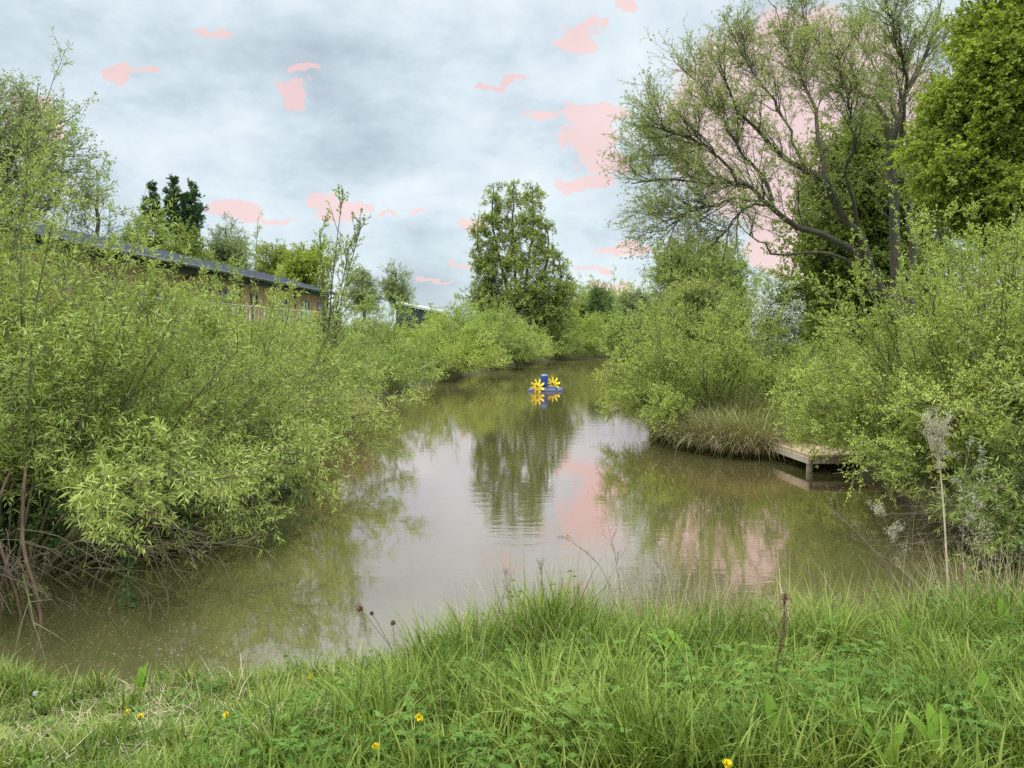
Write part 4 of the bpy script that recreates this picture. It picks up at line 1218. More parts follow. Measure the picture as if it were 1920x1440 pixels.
def build_right_big_trees():
    # crack willow with leaning limbs
    Y = 27.0
    base = np.array([at(1690, 640, Y)[0], Y, 0])
    base[2] = H(base[0], Y)
    def L(pts, dep0, dep1, dy=0.0):
        out = []
        n = len(pts)
        for i, (px, py) in enumerate(pts):
            f = i / (n - 1)
            out.append(at(px, py, Y + dep0 + (dep1 - dep0) * f) - base)
        return out
    limbs = [([(1690, 640), (1682, 560), (1678, 496), (1673, 361), (1669, 293), (1687, 226), (1691, 190), (1714, 149), (1741, 90), (1765, 0)], 0, 0.5, 0.36),
             ([(1690, 640), (1668, 570), (1641, 532), (1610, 433), (1574, 388), (1551, 352), (1506, 320), (1461, 289), (1434, 262), (1411, 230), (1371, 180), (1350, 120)], 0, -1.5, 0.27),
             ([(1551, 352), (1538, 289), (1533, 235), (1515, 180), (1497, 131), (1470, 81), (1452, 10)], -0.9, 1.5, 0.15),
             ([(1660, 560), (1619, 490), (1580, 456), (1542, 438), (1497, 424), (1461, 401), (1438, 384), (1416, 361), (1389, 347), (1353, 343), (1294, 334), (1226, 338), (1183, 345)], 0, -3.2, 0.22),
             ([(1443, 386), (1438, 343), (1416, 311), (1389, 289), (1371, 253), (1353, 226), (1325, 185), (1300, 150)], -1.7, -0.5, 0.12),
             ([(1389, 345), (1353, 298), (1317, 271), (1280, 253), (1240, 235)], -2.2, -3.4, 0.09),
             ([(1438, 384), (1398, 388), (1371, 420), (1344, 460), (1335, 500)], -1.8, -3.2, 0.08),
             ([(1660, 580), (1628, 519), (1596, 492), (1569, 478), (1524, 474), (1452, 474), (1425, 451), (1385, 420)], 0.3, -2.0, 0.14),
             ([(1673, 275), (1660, 208), (1619, 176), (1592, 153), (1560, 122), (1533, 90), (1505, 30)], 0.2, 2.0, 0.15),
             ([(1687, 271), (1700, 217), (1700, 135), (1682, 90), (1664, 20)], 0.2, -1.6, 0.14),
             ([(1700, 640), (1709, 478), (1705, 375), (1723, 316), (1760, 240), (1790, 160), (1825, 60)], 0.3, 1.4, 0.26),
             ([(1506, 322), (1480, 250), (1440, 180), (1410, 130), (1395, 95)], -1.0, 0.8, 0.09),
             ([(1430, 375), (1380, 372), (1320, 390), (1270, 410), (1240, 440)], -2.0, -4.0, 0.07),
             ([(1610, 433), (1590, 330), (1600, 260), (1590, 190), (1575, 110)], -0.4, -2.6, 0.12),
             ([(1400, 352), (1340, 330), (1285, 300), (1235, 290)], -2.3, -1.0, 0.07),
             ([(1723, 316), (1690, 240), (1650, 150), (1600, 60)], 0.8, 3.0, 0.12)]
    rng = np.random.default_rng(81)
    r = root('crack_willow', base, 'big leaning willow with dark bare limbs and thin foliage, upper right', 'tree')
    K = 16
    Ps, R0 = [], []
    wood = []
    for pts, d0, d1, r0 in limbs:
        P = resample(L(pts, d0, d1), K)
        P[1:-1] += rng.normal(0, 0.05, P[1:-1].shape)
        Ps.append(P)
        R0.append(r0)
        wood.append(tube(P, r0 * 0.62 * (np.linspace(1, 0.10, K) ** 0.9), 9))
    LP = np.stack(Ps)
    R0 = np.array(R0)
    pos, d, idx, t = spawn(LP, 30, 0.28, 1.0, 0.3, 0.95, rng, 0.22)
    ok = pos[:, 2] > 4.0
    pos, d, t = pos[ok], d[ok], t[ok]
    P1 = grow(pos, d, 2.3 * (1.15 - 0.6 * t) * rng.uniform(0.5, 1.15, len(t)), 8, 0.09, 0.015, rng)
    wood.append(tube(P1, (0.022 * np.linspace(1, 0.25, 8))[None] * rng.uniform(0.6, 1.2, (len(P1), 1)), 5))
    pos, d, idx, t = spawn(P1, 8, 0.15, 1.0, 0.3, 0.9, rng, 0.12)
    P2_ = grow(pos, d, 0.95 * rng.uniform(0.4, 1.15, len(t)), 6, 0.10, -0.005, rng)
    wood.append(tube(P2_, (0.0075 * np.linspace(1, 0.35, 6))[None].repeat(len(P2_), 0), 3))
    pos, d, idx, t = spawn(P2_, 4, 0.2, 1.0, 0.35, 0.95, rng, 0.05)
    P3 = grow(pos, d, 0.42 * rng.uniform(0.4, 1.15, len(t)), 4, 0.10, -0.01, rng)
    wood.append(tube(P3, (0.004 * np.linspace(1, 0.5, 4))[None].repeat(len(P3), 0), 3))
    mk('trunk', wood, M['bark_dark'], r)
    mk('crown', [leaves_on(P3, 5, 0.2, rng, 0.10, 0.032, 0.8, -0.05), leaves_on(P2_, 4, 0.4, rng, 0.105, 0.034, 0.8, -0.05)], M['crack'], r)
    # dense green tree behind it
    def env(px, py, Yd, rx, ry, b, n, dy=0):
        t = at(px, py, Yd)
        return (t[0] - b[0], dy, t[2] - b[2], rx, rx, ry, n)
    Yb = 34.0
    b = np.array([at(1640, 640, Yb)[0], Yb, 0])
    b[2] = H(b[0], Yb)
    en = [env(1600, 320, Yb, 2.0, 2.0, b, 70), env(1560, 400, Yb, 2.3, 1.9, b, 70), env(1640, 400, Yb, 2.6, 2.4, b, 70), env(1530, 480, Yb, 1.9, 1.5, b, 60), env(1600, 500, Yb, 2.6, 1.8, b, 70),
          env(1690, 480, Yb, 2.6, 2.0, b, 60), env(1540, 560, Yb, 1.8, 1.2, b, 45), env(1640, 570, Yb, 2.4, 1.4, b, 55), env(1700, 360, Yb, 2.2, 2.2, b, 50), env(1760, 520, Yb, 2.4, 2.0, b, 50), env(1620, 265, Yb, 1.1, 1.0, b, 24)]
    tree('elm_tree', b, 'dense mid green tree standing behind the limbs of the leaning willow', 'elm', seed=83, trunks=[([(0, 0, -0.2), (0.1, 0, 2), (-0.4, 0, 5), (-0.8, 0, 8.5)], 0.3)], envs=en, nt=6, n2=4, nl=8, LL=0.13, LW=0.10, tl=0.9)
    # bright maple on the right edge
    Ym = 20.0
    b = np.array([at(1985, 640, Ym)[0], Ym, 0])
    b[2] = H(b[0], Ym)
    en = []
    for (px, py, rx, rz, n, dy) in ((1960, 60, 1.9, 1.0, 90, 0), (1900, 120, 1.5, 0.6, 80, -0.8), (1840, 190, 1.3, 0.5, 70, 0), (1930, 215, 2.0, 0.7, 100, -0.8), (1790, 290, 1.15, 0.6, 60, 0), (1760, 330, 0.95, 0.42, 45, -0.4),
                                    (1860, 315, 1.5, 0.45, 80, 0.3), (1960, 345, 1.9, 0.55, 90, -1.0), (1830, 385, 1.3, 0.5, 65, -0.6), (1910, 420, 1.4, 0.55, 70, 0), (2060, 180, 2.2, 2.2, 80, 0), (1950, -60, 1.8, 1.4, 60, 0),
                                    (2060, 380, 2.0, 1.2, 60, 0), (1800, 240, 0.9, 0.5, 40, 0.5), (1735, 355, 0.6, 0.3, 24, -0.5), (1880, 60, 1.0, 0.8, 40, 0.6), (1870, 260, 1.6, 0.8, 50, 1.6)):
        e = env(px, py, Ym, rx, rz, b, n, dy)
        en.append(e)
    tree('maple_tree', b, 'bright yellow green broadleaved tree at the right edge of the photo', 'lime', seed=84, trunks=[([(0, 0, -0.2), (-0.1, 0, 2.5), (0.1, 0.1, 5), (0, 0, 8.0), (0.1, 0, 10.5)], 0.3), ([(0, 0, 2.4), (-0.8, -0.2, 4.0), (-1.8, -0.3, 5.4), (-2.6, 0, 6.2)], 0.12), ([(0, 0.1, 3.2), (-0.6, 0.1, 5.6), (-1.4, -0.2, 7.6)], 0.12)],
         envs=en, nt=7, n2=5, nl=9, LL=0.088, LW=0.082, tl=0.6, rise=0.3, lgrav=-0.25, up=0.0, limb_r=0.011, rich=False)

JET = (4.2, 5.72, 13.6, 16.0, -0.3, 1.2)
def build_right_shrubs():
    g = 'sallow shrubs on the right bank'
    kw = dict(LL=0.038, LW=0.019, spread=0.9)
    shrub('sallow_shrub', gz(4.75, 18.6), 'spreading light green sallow shrub on the point of the right bank', 'shrub', 'sallow_bright', group=g,
          cutw=(3.95, 7.0, 14.5, 17.3, -0.3, 1.45), shoots=10, seed=91, Ht=3.1, R=2.3, ns=120, n1=13, n2=8, nl=14, maxtilt=85, base_r=0.7, twigL=0.3, LL=0.038, LW=0.021, spread=0.9)
    shrub('sallow_shrub', gz(7.6, 18.0), 'low ragged shrub behind the jetty', 'shrub', 'sallow_bright', group=g,
          seed=92, Ht=1.4, R=1.3, ns=40, n1=10, n2=7, nl=10, maxtilt=80, base_r=0.7, twigL=0.3, LL=0.05, LW=0.028)
    shrub('sallow_shrub', gz(6.8, 10.9), 'large near sallow shrub beside the jetty with straight fanning stems', 'shrub', 'sallow_bright', group=g,
          cutw=JET, shoots=16, tpow=0.58, seed=93, Ht=4.0, R=2.75, ns=180, n1=13, n2=8, nl=14, maxtilt=86, base_r=0.55, twigL=0.26, stem_r=0.016, l1=0.26, **kw)
    shrub('sallow_shrub', gz(9.2, 12.0), 'tall sallow shrub at the right edge behind the near one', 'shrub', 'sallow_bright', group=g,
          shoots=10, seed=94, Ht=4.0, R=2.9, ns=130, n1=11, n2=7, nl=11, maxtilt=65, base_r=0.6, twigL=0.28, stem_r=0.016, **kw)
    shrub('sallow_shrub', gz(10.2, 15.6), 'sallow shrub behind the near ones, below the leaning willow trunk', 'shrub', 'sallow', group=g,
          seed=95, Ht=2.5, R=2.0, ns=60, n1=11, n2=7, nl=10, maxtilt=75, base_r=0.6, twigL=0.28, **kw)
    shrub('willow_shrub', gz(6.75, 8.7), 'willow shrub with long narrow drooping leaves at the right edge above the dead stalks', 'shrub', 'willow',
          seed=96, Ht=2.8, R=1.6, ns=64, n1=10, n2=6, nl=9, maxtilt=95, base_r=0.5, LL=0.10, LW=0.014, rich=True, lgrav=-0.25, twigL=0.28)
    # bare twigs below the right hand shrubs
    r = root('bare_thicket', gz(5.9, 9.2), 'tangle of bare grey twigs over the water under the right hand shrubs', 'thicket')
    rng = np.random.default_rng(97)
    n = 130
    b_ = np.stack([rng.uniform(-0.6, 0.9, n), rng.uniform(-0.9, 1.2, n), rng.uniform(0.05, 0.6, n)], 1)
    d = np.stack([rng.uniform(-1.0, -0.2, n), rng.uniform(-0.7, 0.2, n), rng.uniform(-0.3, 0.3, n)], 1)
    P = grow(b_, d, rng.uniform(0.5, 1.5, n), 8, 0.10, -0.05, rng)
    w = [tube(P, rng.uniform(0.003, 0.007, (n, 1)) * np.linspace(1, 0.4, 8)[None], 4)]
    pos, d, idx, t = spawn(P, 3, 0.3, 1, 0.4, 0.9, rng, -0.05)
    Q = grow(pos, d, rng.uniform(0.15, 0.45, len(pos)), 5, 0.12, -0.03, rng)
    w.append(tube(Q, (0.0028 * np.linspace(1, 0.5, 5))[None].repeat(len(Q), 0), 3))
    mk('stems', w, M['dead'], r)
    # dark low growth behind the tangle
    shrub('bramble_bush', gz(6.9, 8.4), 'dark low bramble growth at the foot of the right hand shrubs', 'shrub', 'dark',
          seed=98, Ht=0.9, R=1.5, ns=40, n1=8, n2=5, nl=8, maxtilt=95, base_r=0.7, LL=0.06, LW=0.04, twigL=0.25)

def build_far_hedges():
    src = [o for o in COL.objects if o.name.startswith('sallow_shrub') and len(o.children) and o.get('label', '').startswith('big rounded grey green shrub')][0]
    rng = np.random.default_rng(120)

build_left_willows()
build_sapling()
build_left_far_bank()
build_background_trees()
build_right_big_trees()
build_right_shrubs()

# ------------------------------------------------------------------ the grassy bank in front
def near_fields(x, y):
    sd = pond_sd(x, y)
    right = smooth(-1.7, -0.1, x)
    shore = 1 - smooth(0.1, 1.5, sd)
    h = 0.085 + 0.05 * wav(x, y, 3.1, 4) + right * (0.20 + 0.19 * shore) + 0.10 * np.exp(-((x + 3.9) / 0.7) ** 2) * shore
    h = h + 0.10 * np.exp(-((x + 1.45) / 0.35) ** 2) * shore + 0.10 * right * np.maximum(wav(x, y, 2.3, 1.7), -0.4)
    h = h + 0.10 * np.exp(-((x - 1.45) / 0.35) ** 2 - ((y - 4.6) / 0.5) ** 2) + 0.08 * np.exp(-((x - 0.3) / 0.3) ** 2) * shore
    h = h * (1 - 0.45 * np.exp(-((x - 0.95) / 0.16) ** 2) * shore) * (1 - 0.35 * np.exp(-((x - 2.3) / 0.25) ** 2) * shore)
    return np.maximum(h, 0.05), sd, right, shore

def scatter(n, x0, x1, y0, y1, rng):
    x = rng.uniform(x0, x1, n)
    y = rng.uniform(y0, y1, n)
    return x, y

def in_view(x, y, pad=0.5):
    return np.abs(x) < 0.70 * y + pad

def build_grass():
    rng = np.random.default_rng(200)
    parts = []
    # main blades
    n = 225000
    x, y = scatter(n, -4.8, 6.2, 2.3, 6.6, rng)
    h, sd, right, shore = near_fields(x, y)
    clump = wav(x, y, 7.0, 5) + 0.6 * wav(x, y, 17.0, 2)
    bare = np.exp(-((x + 2.35) / 0.35) ** 2 - ((y - 4.35) / 0.22) ** 2)
    ok = (sd > 0.02) & in_view(x, y) & (rng.random(n) < 0.62 + 0.3 * clump - 0.75 * bare)
    x, y, h, right, sd = x[ok], y[ok], h[ok], right[ok], sd[ok]
    clump = clump[ok]
    m = len(x)
    z = height(x, y)
    hh = h * rng.uniform(0.45, 1.25, m) * (1 + 0.34 * clump)
    w = rng.uniform(0.004, 0.0105, m) * (0.8 + 0.55 * right)
    lean = rng.uniform(0.05, 0.6, m) + 0.25 * (1 - right)
    curl = rng.uniform(0.1, 1.7, m)
    az = rng.uniform(0, 2 * math.pi, m) + 0.0
    parts += blades(np.stack([x, y, z - 0.01], 1), hh, w, lean, curl, rng, 4, az)
    struct(mk('grass', parts, M['grass']), 'stuff')
    # clumps of longer, broader arching blades
    parts = []
    spots = []
    for _ in range(190):
        cx, cy = rng.uniform(-4.4, 5.4), rng.uniform(3.0, 5.5)
        spots.append((cx, cy))
    for cx, cy in spots:
        hh, s_, rt, sh = [float(v[0]) for v in near_fields(np.array([cx]), np.array([cy]))]
        if s_ < 0.08 or not in_view(cx, cy, 0.3):
            continue
        k = int(60 + 50 * rt)
        rr = rng.uniform(0.03, 0.13)
        px, py = cx + rng.normal(0, rr, k), cy + rng.normal(0, rr, k)
        zz = height(px, py) - 0.01
        a = np.arctan2(py - cy, px - cx) + rng.normal(0, 0.5, k)
        parts += blades(np.stack([px, py, zz], 1), (hh * 1.25 + 0.06) * rng.uniform(0.55, 1.2, k), rng.uniform(0.007, 0.016, k), rng.uniform(0.05, 0.5, k), rng.uniform(0.4, 2.0, k), rng, 5, a)
    struct(mk('long_grass', parts, M['grass']), 'stuff')
    # dry blades and thin bents
    n = 17000
    x, y = scatter(n, -4.4, 5.8, 3.0, 6.0, rng)
    h, sd, right, shore = near_fields(x, y)
    ok = (sd > 0.0) & (rng.random(n) < 0.10 + 0.42 * right * shore + 0.5 * smooth(3.2, 4.6, x) * shore + 0.2 * np.exp(-((x + 1.6) / 1.2) ** 2))
    x, y, h, shore = x[ok], y[ok], h[ok], shore[ok]
    m = len(x)
    p1 = blades(np.stack([x, y, height(x, y)], 1), (h * 1.1 + 0.10 * shore) * rng.uniform(0.6, 1.5, m), rng.uniform(0.0025, 0.006, m), rng.uniform(0, 0.9, m), rng.uniform(-0.3, 1.8, m), rng, 5)
    n = 1900
    x = np.concatenate([rng.normal(1.15, 0.5, n // 2), rng.uniform(-0.1, 4.2, n - n // 2)])
    y = 5.12 + rng.normal(0, 0.13, n)
    sd = pond_sd(x, y)
    ok = sd > -0.02
    x, y = x[ok], y[ok]
    m = len(x)
    p2 = blades(np.stack([x, y, np.maximum(height(x, y), 0)], 1), rng.uniform(0.4, 1.0, m), rng.uniform(0.0032, 0.0058, m), rng.uniform(0, 0.35, m), rng.uniform(-0.2, 1.0, m), rng, 6)
    # thatch lying on the mown patch to the left
    n = 16000
    x, y = scatter(n, -4.4, 0.2, 3.0, 5.2, rng)
    h, sd, right, shore = near_fields(x, y)
    ok = (sd > 0.1) & (rng.random(n) < 0.6 * (1 - right) * (0.6 + 0.6 * wav(x, y, 2.2, 9)) + 0.5 * np.exp(-((x + 2.35) / 0.4) ** 2 - ((y - 4.35) / 0.3) ** 2))
    x, y = x[ok], y[ok]
    m = len(x)
    p3 = blades(np.stack([x, y, height(x, y) + rng.uniform(0.0, 0.05, m)], 1), rng.uniform(0.05, 0.16, m), rng.uniform(0.002, 0.0045, m), rng.uniform(1.2, 1.6, m), rng.uniform(-0.3, 0.4, m), rng, 3)
    struct(mk('dry_grass', p1 + p2 + p3, M['straw']), 'stuff')
    # broad leaved weeds growing through the grass
    n = 5200
    x, y = scatter(n, -4.4, 5.6, 2.5, 5.6, rng)
    h, sd, right, shore = near_fields(x, y)
    cl = wav(x, y, 1.9, 6) + 0.5 * wav(x, y, 4.7, 3)
    ok = (sd > 0.05) & in_view(x, y, 0.2) & (rng.random(n) < (0.035 + 0.72 * right) * smooth(-0.75, 0.6, cl))
    x, y, h = x[ok], y[ok], h[ok]
    m = len(x)
    b = np.stack([x, y, height(x, y)], 1)
    d = rng.normal(0, 0.3, (m, 3)) + np.array([0, 0, 1])
    P = grow(b, d, h * rng.uniform(0.6, 1.15, m), 5, 0.1, 0.05, rng)
    wood = [tube(P, (0.0022 * np.linspace(1, 0.5, 5))[None].repeat(m, 0), 3)]
    ls = []
    for q in range(9):
        t = np.full(m, 0.25 + 0.75 * q / 8)
        pos, tan = along(P, np.arange(m), t)
        az = q * 2.4 + rng.uniform(0, 0.8, m) + x * 7
        ax = np.stack([np.cos(az), np.sin(az), rng.uniform(-0.15, 0.5, m)], 1)
        st = pos + norm(ax) * 0.02
        # three leaflets on each
        for da, sc in ((0, 1.0), (0.55, 0.85), (-0.55, 0.85), (1.2, 0.6), (-1.2, 0.6)):
            a2 = az + da
            ax2 = np.stack([np.cos(a2), np.sin(a2), ax[:, 2] - 0.1], 1)
            ls.append(leafmesh(st, ax2, 0.052 * sc, 0.017 * sc, rng, True, 1.3))
    struct(mk('weeds', wood + ls, M['weed']), 'stuff')

def hit(px, py, lift=0.0):
    """where the sight line through a pixel meets the bank, lifted by the plant's height"""
    r = ray(px, py)
    for s in np.arange(2.0, 9.0, 0.01):
        p = CAM + r * s
        g = H(p[0], p[1])
        if p[2] <= g + lift:
            return np.array([p[0], p[1], g]), p
    return np.array([p[0], p[1], 0.0]), p

def dock_leaf(L, W, bend, rng):
    nu, nv = 9, 5
    V = []
    for i in range(nu):
        f = i / (nu - 1)
        wid = W * (math.sin(math.pi * min(f * 0.93 + 0.05, 1)) ** 0.75) * (1 - 0.15 * f)
        if f > 0.97:
            wid = W * 0.04
        for j in range(nv):
            s = (j / (nv - 1) - 0.5)
            x = f * L
            z = abs(s) * wid * 0.42 + math.sin(f * 17 + j) * 0.004 * abs(s) * 2 - bend * f * f * L
            V.append((x, s * wid, z))
    fc = [(i * nv + j, (i + 1) * nv + j, (i + 1) * nv + j + 1, i * nv + j + 1) for i in range(nu - 1) for j in range(nv - 1)]
    return np.array(V), np.array(fc)

def rotz_y(V, pitch, az):
    c, s = math.cos(pitch), math.sin(pitch)
    x = V[:, 0] * c - V[:, 2] * s
    z = V[:, 0] * s + V[:, 2] * c
    ca, sa = math.cos(az), math.sin(az)
    return np.stack([x * ca - V[:, 1] * sa, x * sa + V[:, 1] * ca, z], 1)

def build_plants():
    rng = np.random.default_rng(300)
    # broad dock leaves
    docks = [(1455, 1385, 0.10, 'dock plant with blunt upright leaves near the bottom edge, below the brown seed stalk', ((80, 1.9, 0.20), (62, 0.3, 0.19), (35, 3.0, 0.17))),
             (1575, 1385, 0.10, 'pair of pale upright oval dock leaves left of the bottom right corner', ((84, 2.2, 0.19), (66, 0.6, 0.17))),
             (1700, 1210, 0.2, 'yellow green dock leaf standing at the top of the bank right of the seed stalk', ((74, 1.2, 0.26), (50, 0.2, 0.2))),
             (1890, 1190, 0.2, 'large dark dock leaf at the right edge of the bank', ((80, 1.9, 0.30), (58, 3.3, 0.22))),
             (1300, 1230, 0.2, 'broad dock leaf leaning left on the hump of the bank', ((48, 2.7, 0.28), (62, 2.3, 0.24))),
             (1850, 1330, 0.12, 'narrow upright dock leaf near the right edge', ((78, 1.4, 0.22), (70, 2.6, 0.18))),
             (1760, 1400, 0.1, 'light green dock rosette in the bottom right corner', ((70, 0.9, 0.18), (60, 2.2, 0.19), (75, 1.6, 0.2), (40, 4.0, 0.15))),
             (1660, 1420, 0.1, 'low dock rosette at the bottom edge right of centre', ((60, 0.5, 0.17), (66, 2.4, 0.18), (50, 3.7, 0.15))),
             (60, 1225, 0.1, 'leafy dock plant on the far left of the bank by the dead twigs', ((60, 0.6, 0.2), (70, 2.0, 0.2), (40, 3.4, 0.17), (35, 5.2, 0.17))),
             (265, 1290, 0.04, 'small upright weed with pale leaves at the water edge, left', ((70, 0.3, 0.13), (74, 2.0, 0.15), (60, 3.4, 0.11), (40, 5.0, 0.12), (84, 1.2, 0.16)))]
    for px, py, lift, lab, lv in docks:
        g, p = hit(px, py, lift)
        r = root('dock_plant', g, lab, 'plant', 'dock plants on the near bank')
        stems, zb = [], lift * 0.55
        for pit, az, L in lv:
            V, f = dock_leaf(L * rng.uniform(0.9, 1.1), L * rng.uniform(0.30, 0.38), rng.uniform(0.05, 0.3), rng)
            V = rotz_y(V, RAD(pit), az) + np.array([0, 0, zb])
            mk('leaf', [(V, f)], M['dock'], r)
            stems.append(tube(np.array([(0, 0, -0.02), V[2]]), np.array([0.004, 0.003]), 5))
        mk('stalk', stems, M['greenstem'], r)
    # dandelions
    spots = [(583, 1270, 'dandelion flower on the grass below the round brown seed heads'), (239, 1336, 'left one of the two dandelions close together on the mown patch'),
             (263, 1344, 'right one of the two dandelions close together on the mown patch'), (424, 1341, 'dandelion flower alone between the close pair and the bank hump'),
             (786, 1345, 'dandelion flower seen from the side on a bent stalk in the taller grass'), (705, 1400, 'dandelion flower lowest left of centre near the bottom edge'),
             (1363, 1433, 'dandelion flower at the very bottom edge right of centre')]
    for i, (px, py, lab) in enumerate(spots):
        lift = (0.13, 0.10, 0.10, 0.12, 0.26, 0.15, 0.2)[i]
        g, p = hit(px, py, lift)
        r = root('dandelion', g, lab, 'flower', 'dandelions on the near bank')
        t = p - g
        S = resample([(0, 0, 0), (0.01, 0, t[2] * 0.5), (t[0], t[1], t[2])], 6)
        mk('stem', [tube(S, np.full(6, 0.0028), 5)], M['greenstem'], r)
        n = 90
        az = rng.uniform(0, 2 * math.pi, n)
        el = rng.uniform(0.1, 1.1, n)
        ax = np.stack([np.cos(az) * np.cos(el), np.sin(az) * np.cos(el), np.sin(el)], 1)
        rx = RAD((35, 30, 25, 35, 75, 30, 30)[i])
        c, s = math.cos(rx), math.sin(rx)
        ax = np.stack([ax[:, 0], ax[:, 1] * c - ax[:, 2] * s, ax[:, 1] * s + ax[:, 2] * c], 1)
        V, f = leafmesh(np.tile(S[-1], (n, 1)), ax, 0.0165, 0.0075, rng, False, 0.3)
        V2, f2 = leafmesh(np.tile(S[-1], (n, 1)), ax + rng.normal(0, 0.1, ax.shape), 0.013, 0.006, rng, False, 0.3)
        mk('flower_head', [(V, f), (V2, f2)], M['yellowpetal'], r)
    # white dandelion clock and a white flower patch
    g, p = hit(66, 1300, 0.16)
    r = root('dandelion_clock', g, 'small white dandelion clock on a pale stalk at the left edge', 'flower')
    t = p - g
    mk('stem', [tube(resample([(0, 0, 0), (0.012, 0, t[2] * 0.5), tuple(t)], 6), np.full(6, 0.0025), 5)], M['greenstem'], r)
    ax = rng.normal(0, 1, (90, 3))
    mk('seed_head', [leafmesh(np.tile(t, (90, 1)), ax, 0.016, 0.005, rng, False, 0.0)], M['blossom'], r)
    # three brown burr heads
    r0 = np.array([-0.80, 5.0, H(-0.80, 5.0)])
    r = root('burr_plant', r0, 'thin leaning weed with three round brown burr heads against the water', 'plant')
    w = []
    for (px, py, rad, Yo) in ((675, 1141, 0.0195, 0.0), (697, 1150, 0.0125, 0.02), (737, 1168, 0.0165, 0.03)):
        q = at(px, py, r0[1] + Yo) - r0
        w.append(tube(resample([(0.0, 0, 0.0), (0.02 + q[0] * 0.1, 0, q[2] * 0.45), (q[0] * 0.6, Yo, q[2] * 0.8), tuple(q)], 10), np.linspace(0.0032, 0.0018, 10), 5))
        ax = norm(rng.normal(0, 1, (240, 3)))
        base = q + ax * rad * 0.35
        Vs, fs = leafmesh(base, ax, rad * 0.95, 0.004, rng, False, 0.0, 0.0)
        a = np.linspace(0, math.pi, 9)
        core = tube(np.stack([np.zeros(9), np.zeros(9), -np.cos(a) * rad * 0.75], 1) + q, np.maximum(np.sin(a), 0.05) * rad * 0.75, 10)
        mk('burr_head', [(Vs, fs), core], M['brownseed'], r)
    mk('stem', w, M['dead'], r)
    # dock seed stalk
    g, p = hit(1447, 1330, 0.05)
    r = root('seed_stalk', g, 'upright dark brown dock seed stalk in the long grass, right of centre', 'plant')
    top = at(1472, 1116, g[1] + 0.02) - g
    S = resample([(0, 0, 0), (top[0] * 0.25, 0, top[2] * 0.4), (top[0] * 0.8, 0, top[2] * 0.72), tuple(top)], 16)
    mk('stem', [tube(S, np.linspace(0.0045, 0.002, 16), 6)], M['twig_red'], r)
    n = 420
    u = np.concatenate([rng.uniform(0.5, 1.0, n - 120), rng.uniform(0.93, 1.0, 120)])
    pos, tan = along(S[None], np.zeros(n, int), u)
    az = rng.uniform(0, 2 * math.pi, n)
    off = rng.uniform(0.002, 0.020, n) * (0.6 + 0.5 * np.sin(u * 60))
    pos = pos + np.stack([np.cos(az) * off, np.sin(az) * off, rng.normal(0, 0.004, n)], 1)
    mk('seeds', [leafmesh(pos, rng.normal(0, 1, (n, 3)), 0.009, 0.007, rng, True, 0.0)], M['brownseed'], r)

def weed_stalk(label, base, tip, seed, r0=0.006, nb=14, bl=0.25, fluff=60, mat='dead', lo=0.45, fl=0.022, curve=(0, 0, 0), fmat='fluff', blob=0.03, side=0.0):
    rng = np.random.default_rng(seed)
    r = root('dry_weed_stalk', base, label, 'plant', 'dry weed stalks on the near bank')
    t = np.array(tip) - np.array(base)
    mid = t * 0.5 + np.array(curve)
    S = resample([(0, 0, -0.03), tuple(mid), tuple(t)], 14)
    w = [tube(S, r0 * np.linspace(1, 0.35, 14), 6)]
    pos, d, idx, tt = spawn(S[None], nb, lo, 1.0, 0.4, 1.0, rng, 0.5)
    B = grow(pos, d, bl * rng.uniform(0.35, 1.1, nb), 6, 0.12, side, rng)
    w.append(tube(B, (r0 * 0.35 * np.linspace(1, 0.5, 6))[None].repeat(nb, 0), 4))
    pos, d, idx, tt = spawn(B, 5, 0.4, 1.0, 0.4, 1.0, rng, 0.2)
    C = grow(pos, d, bl * 0.3 * rng.uniform(0.4, 1.0, len(pos)), 4, 0.15, 0.0, rng)
    w.append(tube(C, (r0 * 0.18 * np.linspace(1, 0.6, 4))[None].repeat(len(C), 0), 3))
    mk('stem', w, M[mat], r)
    if fluff:
        per = max(fluff * 10 // (len(C) * 2 + nb), 2)
        for q in range(nb):                                   # one head on every side branch
            cs = C[idx == q]
            tips = np.concatenate([cs[:, -1], cs[:, 2], B[q:q + 1, -1]])
            pos = np.repeat(tips, per, 0)
            pos = pos + rng.normal(0, blob * 0.35, pos.shape)
            mk('seed_head', [leafmesh(pos, rng.normal(0, 1, pos.shape), fl, fl * 0.3, rng, False, 0.0)], M[fmat], r)
    return r

